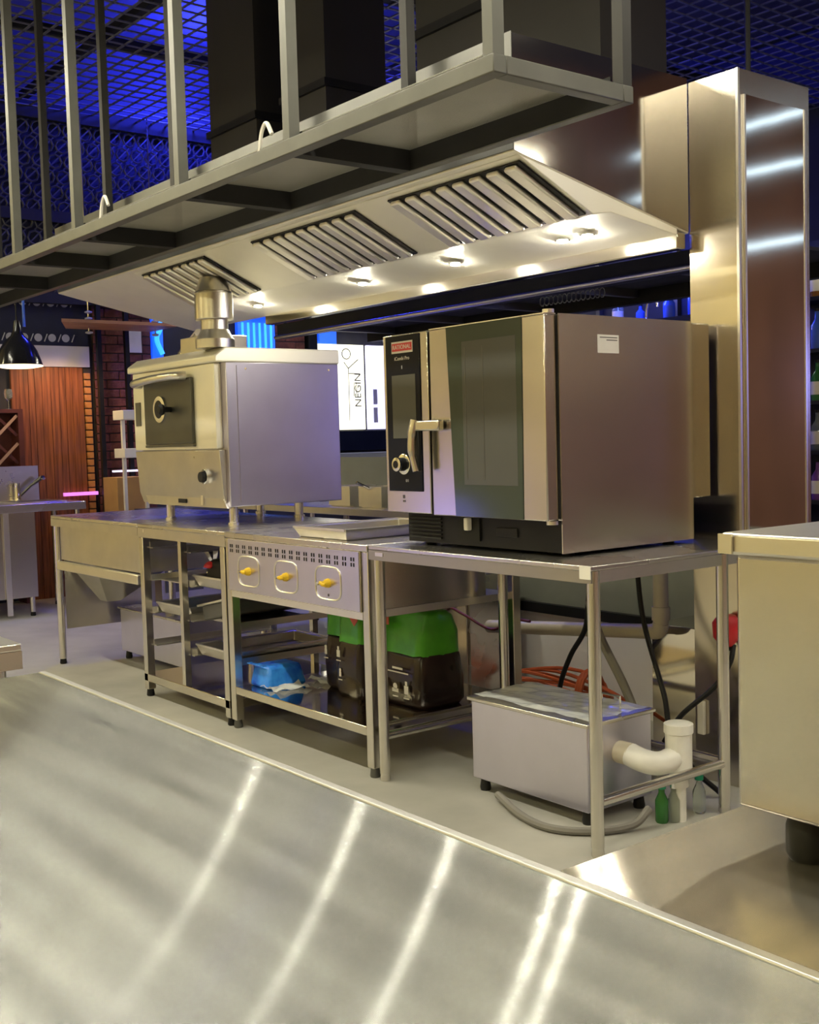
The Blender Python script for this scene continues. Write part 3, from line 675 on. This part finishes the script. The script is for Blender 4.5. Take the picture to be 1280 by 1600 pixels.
for i, (x, y, m, lb) in enumerate(((-.075, .395, 'green_cap', 'small green bottle on the floor, nearest the front leg of the stand'), (-.055, .43, 'bottle_clear', 'tiny clear bottle on the floor beside the green bottle'),
                                  (-.115, .525, 'bottle_clear', 'clear bottle with silver top standing under the white upright pipe'), (-.055, .555, 'bottle_clear', 'clear bottle with tall green cap, furthest back on the floor'))):
    t = thing('glass_bottle', (x, y, 0), lb, 'bottle', 'small bottles under the white pipe')
    MB().lathe((x, y, 0), [(.018, 0), (.021, .006), (.021, .07), (.010, .095), (.010, .108)], 14).build('bottle_body', m if i else 'bottle_green', t)
    MB().lathe((x, y, .108), [(.014, 0), (.014, .022), (.010, .026)], 12).build('cap', 'green_cap' if i in (0, 3) else 'chrome', t)

# ------------------------------------------------------------------ foreground worktops and appliance
g = thing('front_worktop', (1.6, -2.4, 0), 'wide brushed stainless worktop filling the foreground', 'worktop')
B(.36, 4.2, -2.95, -1.712, .815, .85).build('worktop_sheet', 'worktop_x', g, bevel=.002)
B(.36, 4.2, -1.712, -1.700, .812, .8515).build('rim', 'steel_rim', g, bevel=.002)
for x in (.42, 2.3, 4.1):
    for y in (-2.88, -1.80): leg(g, x, y, .815, .02)
g = thing('return_worktop', (2.4, -1.2, 0), 'side worktop at right, joined square to the foreground worktop', 'worktop')
B(1.563, 3.4, -1.699, -.75, .812, .8485).build('worktop_sheet', 'worktop_y', g, bevel=.003)
for x in (1.62, 3.3):
    for y in (-1.64, -.82): leg(g, x, y, .812, .02)
g = thing('countertop_appliance', (1.95, -1.3, .8485), 'boxy steel appliance on black feet at the right edge of the picture', 'appliance')
B(1.643, 2.35, -1.551, -1.05, .892, 1.116).build('body', 'steel_panel', g, bevel=.004)
B(1.634, 2.36, -1.560, -1.04, 1.116, 1.135).build('lid', 'steel_edge', g, bevel=.003)
B(1.634, 1.648, -1.563, -1.5605, 1.117, 1.134).build('corner_cap', 'steel_edge', g)
for x in (1.690, 2.30):
    for y in (-1.515, -1.10): MB().lathe((x, y, .8485), [(.016, 0), (.019, .006), (.019, .030), (.014, .044)], 20).build('foot', 'rubber', g)
g = thing('side_shelf', (-.3, -2.1, 0), 'low steel stand peeping in at the left edge, beyond the front worktop', 'stand')
B(-.9, .045, -2.3, -1.63, .835, .85).build('shelf_plate', 'steel_edge', g, bevel=.003)
B(-.9, .045, -1.642, -1.63, .80, .835).build('apron', 'steel_edge', g); B(.033, .045, -2.3, -1.642, .80, .835).build('apron', 'steel_edge', g)
for x in (-.86, .01):
    for y in (-2.26, -1.67): leg(g, x, y, .80, .018)

# ------------------------------------------------------------------ back counter between the ovens
g = thing('back_counter', (-3.2, 1.65, 0), 'stainless back counter with undershelf seen between the two ovens', 'counter')
B(-4.4, -2.0, 1.35, 1.95, .80, .84).build('counter_top', 'steel_satin', g, bevel=.003)
B(-4.4, -2.0, 1.36, 1.94, .30, .33).build('undershelf', 'steel_satin', g); B(-4.4, -2.0, 1.90, 1.94, .84, 1.12).build('backsplash', 'half_wall_grey', g)
for x in (-4.36, -3.2, -2.04):
    for y in (1.39, 1.91): leg(g, x, y, .80, .02)
for i, (x, wd_) in enumerate(((-3.36, .26), (-3.05, .26), (-2.74, .26))):
    lb = ('left', 'middle', 'right')[i]
    t = thing('wire_basket', (x, 1.55, .84), 'silver wire fry basket on the back counter, %s of three' % lb, 'basket', 'fry baskets on the back counter')
    B(x-.11, x+.11, 1.45, 1.47, .845, .96).build('basket_front', 'steel_edge', t); B(x-.11, x+.11, 1.62, 1.64, .845, .96).build('basket_back', 'steel_edge', t)
    B(x-.11, x+.11, 1.47, 1.62, .84, .846).build('basket_floor', 'steel_edge', t)
    for s in (-.11, .10):  B(x+s, x+s+.01, 1.47, 1.62, .846, .96).build('basket_side', 'steel_edge', t)
    MB().tube([(x, 1.45, .95), (x, 1.36, .99)], .008, 8).build('handle', 'chrome', t)
for i, (x, lb) in enumerate(((-2.35, 'stack of steel pots below the back counter, rightmost'), (-2.75, 'round steel pot below the back counter, in the middle'), (-3.1, 'wide steel pot below the back counter, leftmost'))):
    t = thing('steel_pot', (x, 1.6, .33), lb, 'pot', 'pots under the back counter')
    MB().lathe((x, 1.6, .33), [(.13, 0), (.14, .01), (.14, .15), (.146, .155), (.146, .16)], 24).build('pot_body', 'steel_satin', t)
    MB().lathe((x, 1.6, .4905), [(.144, 0), (.10, .03), (.02, .04), (.02, .06)], 24).build('pot_lid', 'steel', t)
for x, lb in ((-1.83, 'upright steel cabinet behind the cooker shelf, right of the bags'), (-2.30, 'upright steel cabinet behind the cooker shelf, left of the bags')):
    t = thing('steel_cabinet', (x, 1.12, 0), lb, 'cabinet', 'steel cabinets behind the cooking line')
    B(x-.17, x+.17, .98, 1.30, .06, .60).build('cabinet_body', 'steel', t, bevel=.004)
    B(x-.16, x+.16, .970, .9795, .08, .585).build('door', 'steel_panel', t, bevel=.002)
    for sx in (-.14, .14):
        for y in (1.01, 1.27): MB().lathe((x+sx, y, 0), [(.02, 0), (.016, .061)], 10).build('foot', 'rubber', t)
tag(B(-.62, -.34, 1.0, 1.3, 0, .50).build('splash_box', 'steel_mirror', bevel=.003), 'polished steel box on the floor behind the oven stand, left of the column', 'box')

# ------------------------------------------------------------------ far left: sink counter, wood wall, bricks
g = thing('sink_counter', (-6.4, .5, 0), 'steel counter with sinks and high backsplash on the far left', 'sink')
B(-6.72, -6.08, -.6, 1.0, .77, .83).build('counter_top', 'steel', g, bevel=.004)
B(-6.66, -6.12, -.5, .62, .14, .77).build('cabinet_body', 'steel_panel', g, bevel=.004)
B(-6.74, -6.70, -.6, .87, .83, 1.10).build('backsplash', 'steel_satin', g)
for y in (-.1, .70): 
    s_ = B(-6.60, -6.20, y-.2, y+.2, .8305, .836).build('bowl_rim', 'steel_edge', g, bevel=.002); B(-6.57, -6.23, y-.17, y+.17, .8362, .8375).build('bowl', 'dark_steel', s_)
for y in (-.4, .40): B(-6.115, -6.10, y-.02, y+.02, .02, .77).build('corner_post', 'steel_edge', g)
for x in (-6.62, -6.14):
    for y in (-.5, .58, .95): leg(g, x, y, .77, .02)
t = thing('mixer_tap', (-6.645, .68, .83), 'chrome mixer tap with raised black lever at the far left sink', 'tap')
MB().lathe((-6.645, .68, .83), [(.03, 0), (.026, .02), (.022, .12), (.024, .14)], 14).build('tap_body', 'chrome', t)
MB().tube([(-6.645, .70, .87), (-6.62, .78, .95), (-6.60, .85, 1.00)], [.010, .010, .018], 10).build('lever', 'dark_steel', t)
MB().lathe((-6.60, .865, .992), [(.02, 0), (.026, .012), (.014, .03)], 12).build('lever_tip', 'chrome', t)
wl = struct('trim_1', B(-7.049, -7.0, .25, 1.46, 1.90, 2.07), 'fascia_white')
pw = thing('wood_panelling', (-7.03, 1.05, .0), 'warm brown vertical wood panelling on the far left wall', 'panelling')
x = .80
rn = random.Random(12)
while x < 1.40:
    k = rn.uniform(.05, .085); k = min(k, 1.402-x)
    B(-7.049, -7.015+rn.uniform(-.003, .003), x, x+k-.003, 0, 1.898).build('plank', 'wood_panel', pw); x += k
def bricks(parent_name, label, y0, y1, z0, z1, m, bl, bh, xf=-7.0):
    t = thing(parent_name, (xf, (y0+y1)/2, z0), label, 'brickwork')
    B(-7.048, xf-.012, y0, y1, z0, z1).build('mortar_bed', 'mortar', t)
    meshes = {}; r = 0; z = z0
    while z + bh <= z1+.001:
        y = y0 - (bl/2 if r % 2 and bl < y1-y0 else 0)
        while y < y1-.02:
            a, b = max(y, y0), min(y+bl-.008, y1)
            if b-a > .03:
                key = round(b-a, 3)
                if key not in meshes:
                    o = B(xf-.03, xf, a, b, z, z+bh-.009).build('brick', m, t, bevel=.003, seg=1); meshes[key] = (o, a, z)
                else:
                    o0, a0, z00 = meshes[key]; c = o0.copy(); COL.objects.link(c); c.parent = t
                    c.location = o0.location + Vector((random.uniform(-.003, .003), a-a0, z-z00))
            y += bl
        z += bh; r += 1
    return t
bricks('brick_wall', 'dark red brick wall behind the pizza oven, left side', 1.50, 2.02, .0, 2.52, 'brick', .22, .075)
bricks('brick_edge', 'narrow brick edge tinted orange as if lit, beside the wood panelling', 1.405, 1.47, .0, 1.89, 'brick_lit', .065, .060)
bricks('brick_wall', 'dark red brick wall right of the blue neon tubes, above the pizza oven', 3.28, 3.60, 1.95, 2.52, 'brick', .22, .075)
for y, z1, lb in ((1.495, 2.6, 'black pole left, between the wood panelling and the brick wall'), (1.74, 2.4, 'black pole in front of the dark brick wall')):
    o = thing('black_pole', (-6.88, y, 0), lb, 'pole', 'black poles before the bricks')
    B(-6.90, -6.86, y-.018, y+.018, .01, z1).build('pole_tube', 'black_plastic', o); B(-6.92, -6.84, y-.04, y+.04, 0, .01).build('base_plate', 'black_plastic', o)
t = thing('wooden_shelf', (-6.6, 1.55, 2.3), 'thin wooden board shelf hung below the hood at far left', 'shelf')
MB().add([(-6.83, 1.20, 2.195), (-6.35, .98, 2.195), (-6.35, 1.95, 2.195), (-6.83, 1.95, 2.195), (-6.83, 1.20, 2.22), (-6.35, .98, 2.22), (-6.35, 1.95, 2.22), (-6.83, 1.95, 2.22)],
         [(0, 3, 2, 1), (4, 5, 6, 7), (0, 1, 5, 4), (1, 2, 6, 5), (2, 3, 7, 6), (3, 0, 4, 7)]).build('board', 'wood_shelf', t)
for y in (1.28, 1.85):
    MB().tube([(-6.55, y, 2.14), (-6.55, y, 3.9)], .006, 6).build('hanger_rod', 'chrome', t)
    for z in (2.13, 2.24, 2.29): MB().lathe((-6.55, y, z), [(.012, 0), (.03, .006), (.03, .016), (.012, .022)], 12).build('hanger_disc', 'disc_grey', t)
t = thing('patterned_band', (-7.0, .9, 2.07), 'dark band with rows of pale discs and slashes above the wood panelling', 'wall decoration')
B(-7.049, -7.02, .25, 1.46, 2.075, 2.52).build('band_panel', 'wall_navy', t)
for z in (2.135, 2.42):
    d0 = MB().lathe((-7.02, .35, z), [(.032, 0), (.032, .006)], 14, 'X').build('disc', 'disc_grey', t); s0 = MB().bar((-7.017, .40, z-.03), (-7.017, .425, z+.03), .006, .014).build('slash', 'disc_grey', t)
    copies(d0, [(0, k*.115, 0) for k in range(1, 9)]); copies(s0, [(0, k*.115, 0) for k in range(1, 9)])
tag(B(-6.999, -6.992, 1.80, 1.93, 2.03, 2.27).build('notice_sheet', 'paper'), 'grey notice sheet fixed to the dark brick wall', 'notice')
t = thing('pendant_lamp', (-5.6, .25, 1.78), 'black bell pendant lamp hanging at the far left', 'lamp')
lx, ly = -5.55, .355
MB().lathe((lx, ly, 1.797), [(.150, 0), (.158, .002), (.150, .03), (.125, .10), (.085, .165), (.045, .20), (.03, .235), (.022, .30)], 28).build('shade', 'lamp_black', t)
MB().lathe((lx, ly, 1.780), [(.10, .004), (.158, .0165), (.158, .010), (.10, 0)], 28).build('lamp_lens', 'lamp_inside', t)
MB().tube([(lx, ly, 2.09), (lx, ly, 3.95)], .006, 6).build('cord', 'black_plastic', t)
MB().tube([(lx, ly+.05, 2.06), (lx, ly+.05, 2.34)], .010, 8).build('neck_tube', 'bottle_blue', t)
g = thing('wine_rack', (-6.9, .5, .0), 'dark wooden rack with crossed diagonal bars at the far left edge', 'rack')
for y in (-.06, .805): B(-7.045, -6.85, y-.02, y+.02, 0, 1.55).build('side_panel', 'wood_rack', g)
for z in (.85, 1.52): B(-7.045, -6.85, -.04, .785, z, z+.03).build('shelf_board', 'wood_rack', g)
B(-7.047, -7.03, -.04, .785, .88, 1.52).build('back_panel', 'wood_rack', g)
for k in range(-1, 3):
    for d in (1, -1):
        z = .90+k*.22; p, q = [.40, z], [.78, z+.38]
        if p[1] < .885: p = [.40+(.885-z), .885]
        if q[1] > 1.515: q = [.40+(1.515-z), 1.515]
        if d < 0: p, q = (p[0], 2.40-p[1]), (q[0], 2.40-q[1])
        MB().bar((-6.865-.014*(d < 0), *p), (-6.865-.014*(d < 0), *q), .010, .022).build('cross_bar', 'wood_bar' if d > 0 else 'wood_rack', g)
t = thing('wine_glass', (-6.92, .74, 1.55), 'clear wine glass standing on top of the wooden rack', 'glass')
MB().lathe((-6.92, .74, 1.5505), [(.03, 0), (.03, .003), (.004, .008), (.004, .07)], 14).build('stem', 'bottle_clear', t)
MB().lathe((-6.92, .74, 1.62), [(.005, 0), (.03, .02), (.034, .06), (.028, .09)], 14).build('bowl', 'bottle_clear', t)
g = thing('white_rack', (-6.2, 1.75, 0), 'white upright rack with stepped shelves, left of the pizza oven', 'rack')
for y in (1.42, 1.60, 1.95): B(-6.32, -6.29, y-.012, y+.012, 0, 1.44).build('upright', 'white_plastic', g)
for y0, y1, z in ((1.39, 1.62, 1.44), (1.58, 1.99, 1.54), (1.39, 1.99, 1.14)): B(-6.42, -6.22, y0, y1, z, z+.075).build('shelf_tray', 'white_plastic', g, bevel=.004)
B(-6.315, -6.295, 1.585, 1.61, 1.44, 1.56).build('upright', 'white_plastic', g)
tag(B(-6.83, -6.55, 1.46, 1.72, 0, .98).build('cardboard_box', 'cardboard', bevel=.003), 'tall tan cardboard box beside the white rack', 'box')
t = thing('side_cabinet', (-6.1, 1.72, 0), 'grey counter cabinet under the white rack, left of the pizza oven', 'cabinet')
B(-6.2, -5.8, 1.44, 2.2, .70, .74).build('cabinet_top', 'dark_steel', t); B(-6.17, -5.83, 1.47, 2.17, .04, .70).build('cabinet_body', 'steel_satin', t); B(-5.829, -5.82, 1.5, 1.82, .1, .66).build('door', 'dark_steel', t)
tag(MB().box(-6.999, -6.965, 1.18, 1.47, .835, .862).build('neon_bar', 'glow_magenta'), 'glowing magenta light bar low beside the orange brick edge', 'light')
tag(MB().box(-6.80, -6.76, 1.53, 2.3, 1.02, 1.035).build('light_strip', 'glow_lilac'), 'thin lilac light strip across the dark brick wall', 'light')

# ------------------------------------------------------------------ neon, signs
tag(B(-7.048, -7.0, 2.88, 3.27, 1.95, 2.45).build('neon_backboard', 'glow_blue'), 'glowing blue board behind the row of neon tubes', 'light')
for k in range(6):
    y = 2.925+k*.06
    tag(MB().tube([(-6.992, y, 2.04), (-6.992, y, 2.33)], .011, 8).build('neon_tube', 'glow_cyan'), '%s from the left in the row of upright cyan neon tubes above the pizza oven' % ('first', 'second', 'third', 'fourth', 'fifth', 'last')[k], 'neon tube', 'row of cyan neon tubes')
t = thing('neon_tube', (-6.9, 2.03, 2.0), 'bent cyan neon tube left of the flue', 'neon tube')
MB().tube(bez([(-6.965, 2.08, 2.35), (-6.965, 2.10, 2.25), (-6.965, 2.06, 2.15), (-6.965, 2.11, 2.02)], 6), .022, 8).build('tube', 'glow_cyan', t)
B(-7.03, -6.99, 2.03, 2.13, 1.95, 2.45).build('backboard', 'glow_blue', t)
tag(B(-7.045, -6.99, 3.75, 3.96, 2.11, 2.40).build('blue_light_panel', 'glow_blue', bevel=.01), 'square blue glowing panel left of the lit sign boards', 'light')
tag(B(-7.045, -6.96, 3.62, 3.72, 2.06, 2.5).build('speaker_box', 'black_plastic', bevel=.01), 'black speaker box left of the blue glowing panel', 'speaker')
g = thing('light_sign', (-7, 4.2, 1.3), 'bright cream sign board with line drawing between the ovens', 'sign')
B(-7.02, -6.985, 3.70, 4.27, 1.335, 2.16).build('light_panel', 'glow_cream', g, bevel=.004)
XF = -6.984
MB().tube([(XF, 4.06+.05*math.cos(a*PI/10), 2.07+.05*math.sin(a*PI/10)) for a in range(21)], .005, 5, cap=False).build('drawing_line', 'ink', g)
for p, q in (((4.08, 1.42), (4.08, 1.93)), ((4.08, 1.93), (4.03, 1.99)), ((4.08, 1.93), (4.20, 2.02)), ((4.08, 1.88), (4.22, 1.88)), ((4.14, 1.66), (4.14, 1.80)), ((4.17, 1.66), (4.17, 1.80))):
    MB().bar((XF, *p), (XF, *q), .004, .008).build('drawing_line', 'ink', g)
text('sign_text', 'NEGIN', .11, 'ink', g, (XF+.002, 4.19, 1.72), (0, 0, 1), (0, -1, 0))
g = thing('light_sign', (-7, 4.4, 1.3), 'lilac-white sign board right of the cream one, half hidden by the combi oven', 'sign')
B(-7.02, -6.985, 4.31, 4.62, 1.335, 2.16).build('light_panel', 'glow_lilac', g, bevel=.004)
MB().tube([(XF, 4.40+.05*math.cos(a*PI/10), 1.98+.05*math.sin(a*PI/10)) for a in range(11)], .006, 5).build('drawing_line', 'glow_white', g)
for z in (1.40, 1.58): B(XF, XF+.003, 4.37, 4.42, z, z+.15).build('drawing_line', 'disc_grey', g)
tag(B(-7.045, -6.99, 3.62, 4.75, 1.13, 1.325).build('dark_screen', 'black_glass', bevel=.006), 'dark screen panel below the lit sign boards', 'screen')
tag(B(-7.04, -6.70, 3.6, 4.8, .95, 1.11).build('wall_counter', 'half_wall_grey', bevel=.006), 'pale grey wall counter under the dark screen', 'counter')
t = thing('spot_lamp', (-6.6, 4.1, 2.33), 'small round spot lamp shining above the cream sign', 'lamp')
MB().lathe((-6.6, 4.06, 2.31), [(.045, .0), (.05, .02), (.05, .08)], 14).build('lamp_can', 'black_plastic', t); MB().lathe((-6.6, 4.06, 2.302), [(.034, 0), (.034, .0078)], 14).build('lamp_face', 'glow_white', t)
MB().tube([(-6.6, 4.06, 2.385), (-6.6, 4.06, 3.95)], .006, 6).build('stem', 'black_plastic', t)

# ------------------------------------------------------------------ bar behind the hood
g = thing('bar_rack', (-2.2, 1.9, 1.9), 'black steel rack hung behind the hood, pale tube along its edge', 'rack')
B(-4.2, -.55, 1.58, 1.64, 1.90, 1.99).build('rail', 'black_plastic', g); B(-4.2, -.55, 2.30, 2.36, 1.90, 1.99).build('rail', 'black_plastic', g)
MB().tube([(-4.2, 1.565, 1.905), (-.55, 1.565, 1.915)], .014, 10).build('edge_tube', 'steel_tube', g)
B(-4.2, -.55, 1.64, 2.30, 1.97, 1.985).build('rack_panel', 'black_matte', g)
for x in (-3.9, -3.2, -2.5, -1.8, -1.1): B(x-.02, x+.02, 1.64, 2.30, 1.93, 1.969).build('crossbar', 'dark_steel', g)
for x in (-4.15, -2.4, -.6):
    for y in (1.61, 2.33): MB().tube([(x, y, 1.99), (x, y, 3.95)], .012, 8).build('hanger_rod', 'black_plastic', g)
w = MB()
for k in range(14): w.tube([(-1.78+k*.03+.016*math.cos(a*PI/5), 1.60+.0*a, 1.872+.022*math.sin(a*PI/5)) for a in range(11)], .003, 5, cap=False)
tag(w.build('cable_spring', 'dark_steel', g), kind='stuff')
g = thing('bar_gantry', (-3.3, 4.55, 0), 'dark bar shelf lit blue behind the combi oven, bottles standing on it', 'bar shelf')
B(-5.2, -2.6, 4.40, 4.75, 2.03, 2.07).build('shelf_board', 'black_plastic', g)
B(-5.2, -2.6, 4.76, 4.80, 1.2, 2.8).build('back_panel', 'wall_navy', g)
for x in (-5.1, -4.3, -3.5, -2.7): B(x-.02, x+.02, 4.72, 4.759, 2.07, 2.9).build('upright', 'dark_steel', g)
for x in (-5.15, -2.65): B(x-.03, x+.03, 4.45, 4.7, 0, 2.03).build('side_support', 'black_plastic', g)
def bottle(x, y, z, m, label, h=.26, r=.036, cap='black_plastic'):
    t = thing('bar_bottle', (x, y, z), label, 'bottle', 'bottles on the bar')
    MB().lathe((x, y, z), [(r*.95, 0), (r, .01), (r, h*.58), (r*.4, h*.74), (r*.36, h*.93)], 14).build('bottle_body', m, t)
    MB().lathe((x, y, z+h*.93), [(r*.42, 0), (r*.42, h*.07)], 10).build('cap', cap, t)
    MB().lathe((x, y, z+h*.15), [(r*1.02, 0), (r*1.02, h*.32)], 14).build('bottle_label', 'label_cream' if m != 'bottle_blue' else 'bottle_blue', t)
bottle(-3.93, 4.55, 2.07, 'bottle_clear', 'pale clear bottle lit cyan, leftmost on the blue bar shelf', .24, .045)
bottle(-3.70, 4.55, 2.07, 'bottle_blue', 'short blue bottle second from left on the blue bar shelf', .14)
bottle(-3.38, 4.5, 2.07, 'bottle_blue', 'blue bottle right of the curved tap on the bar shelf', .20, .045)
bottle(-3.21, 4.55, 2.07, 'bottle_blue', 'tall slim blue bottle near the column on the bar shelf', .24, .03)
bottle(-3.13, 4.5, 2.07, 'bottle_clear', 'clear bottle rightmost on the blue bar shelf, by the column', .18, .028)
t = thing('bar_tap', (-3.52, 4.5, 2.07), 'curved chrome tap among the bottles on the blue bar shelf', 'tap')
MB().tube(bez([(-3.60, 4.5, 2.07), (-3.59, 4.5, 2.18), (-3.55, 4.5, 2.26), (-3.50, 4.5, 2.25), (-3.49, 4.5, 2.17)], 6), .013, 10).build('spout', 'chrome', t)
MB().lathe((-3.60, 4.5, 2.07), [(.03, 0), (.03, .02), (.016, .03)], 12).build('tap_base', 'chrome', t)
g = thing('bottle_shelf', (-2.05, 4.5, 0), 'tall shelf of assorted bottles at the right edge, beyond the steel column', 'shelf')
for z in (.72, 1.05, 1.38, 1.72, 2.06): B(-2.38, -1.75, 4.40, 4.70, z, z+.025).build('shelf_board', 'black_plastic', g)
B(-2.38, -1.75, 4.70, 4.73, 0, 2.5).build('back_panel', 'wall_navy', g)
for x in (-2.38, -1.77): B(x-.001, x+.02, 4.41, 4.70, 0, .72).build('side_panel', 'black_plastic', g)
k = 0
names = (('bottle_clear', 'clear'), ('bottle_amber', 'amber'), ('bottle_green', 'green'), ('bottle_purple', 'dark purple'), ('bottle_blue', 'blue'))
for zi, z in enumerate((.745, 1.075, 1.405, 1.745, 2.085)):
    for xi, x in enumerate((-2.27, -2.14, -2.02)):
        m, nm = names[(zi*2+xi*3) % 5]
        bottle(x, 4.5, z, m, '%s bottle, %s on the %s board of the tall shelf beyond the column' % (nm, ('leftmost', 'middle', 'rightmost')[xi], ('lowest', 'second lowest', 'middle', 'second highest', 'highest')[zi]), .27, .045)
tag(MB().tube([(-2.36, 4.42, 2.35), (-1.77, 4.42, 2.35)], .02, 8).build('shelf_light', 'glow_white'), 'short white light tube over the tall bottle shelf', 'light')

# ------------------------------------------------------------------ ceiling lamps over the aisle
def linear_lamp(x, y, z, L, label, along='X', m='glow_warm'):
    t = thing('linear_lamp', (x, y, z), label, 'lamp', 'linear lamps over the aisle')
    hx, hy = (L/2, .04) if along == 'X' else (.04, L/2)
    B(x-hx, x+hx, y-hy, y+hy, z+.012, z+.06).build('housing', 'black_plastic', t)
    B(x-hx+.01, x+hx-.01, y-hy+.008, y+hy-.008, z, z+.0119).build('diffuser', m, t)
    for s in (-.4, .4):
        p = (x+s*L*(along == 'X'), y+s*L*(along == 'Y'))
        MB().tube([(*p, z+.06), (*p, 4.7)], .004, 6).build('suspension_rod', 'black_plastic', t)
for x, y, lb in ((-4.2, -1.35, 'far left'), (-2.2, -1.35, 'left of centre'), (-.2, -1.35, 'right of centre'), (1.8, -1.35, 'far right')):
    linear_lamp(x, y, 3.3, 1.98, 'linear ceiling lamp over the aisle, %s in the front row' % lb)
for x, y, lb in ((-4.4, -4.5, 'left'), (-1.2, -4.5, 'middle'), (2.4, -4.5, 'right')):  # unseen amber row, added close to the front wall to brighten its reflection
    linear_lamp(x, y, 3.3, 1.4, 'added amber lamp in the unseen row nearest the front wall, %s one' % lb, m='glow_amber_fill')
linear_lamp(3.6, .6, 3.3, 1.4, 'linear ceiling lamp along the brown wall, nearer one', 'Y'); linear_lamp(3.6, 3.2, 3.3, 1.4, 'linear ceiling lamp along the brown wall, further one', 'Y')
linear_lamp(-5.4, 3.6, 3.2, 1.2, 'linear ceiling lamp before the lit sign boards')
linear_lamp(1.15, .9, 3.3, 1.4, 'added linear lamp, out of view over the aisle right of the oven stand', 'Y')  # unseen lamp added to brighten the floor and low wall by the stand
for z, lb in ((3.92, 'highest'), (3.50, 'middle'), (2.85, 'lowest')):
    t = thing('wall_light_strip', (4.1, 6.58, z), 'cool white light strip on the far right back wall, %s of three' % lb, 'light', 'cool light strips on the back wall')
    B(3.3, 4.9, 6.56, 6.60, z, z+.05).build('strip_housing', 'black_plastic', t); B(3.32, 4.88, 6.545, 6.5598, z+.008, z+.042).build('strip_diffuser', 'glow_cool', t)
t = thing('wall_light_strip', (4.98, 5.3, 2.08), 'warm light strip along the brown right-hand wall', 'light')
B(4.96, 5.0, 4.0, 6.5, 2.06, 2.11).build('strip_housing', 'black_plastic', t); B(4.945, 4.9598, 4.02, 6.48, 2.068, 2.102).build('strip_diffuser', 'glow_strip', t)
linear_lamp(-6.2, -2.9, 3.3, 1.4, 'added amber lamp, out of view, brightening the tan part of the left wall', 'Y', m='glow_amber_fill')  # unseen amber lamp added to brighten the tan wall for the steel
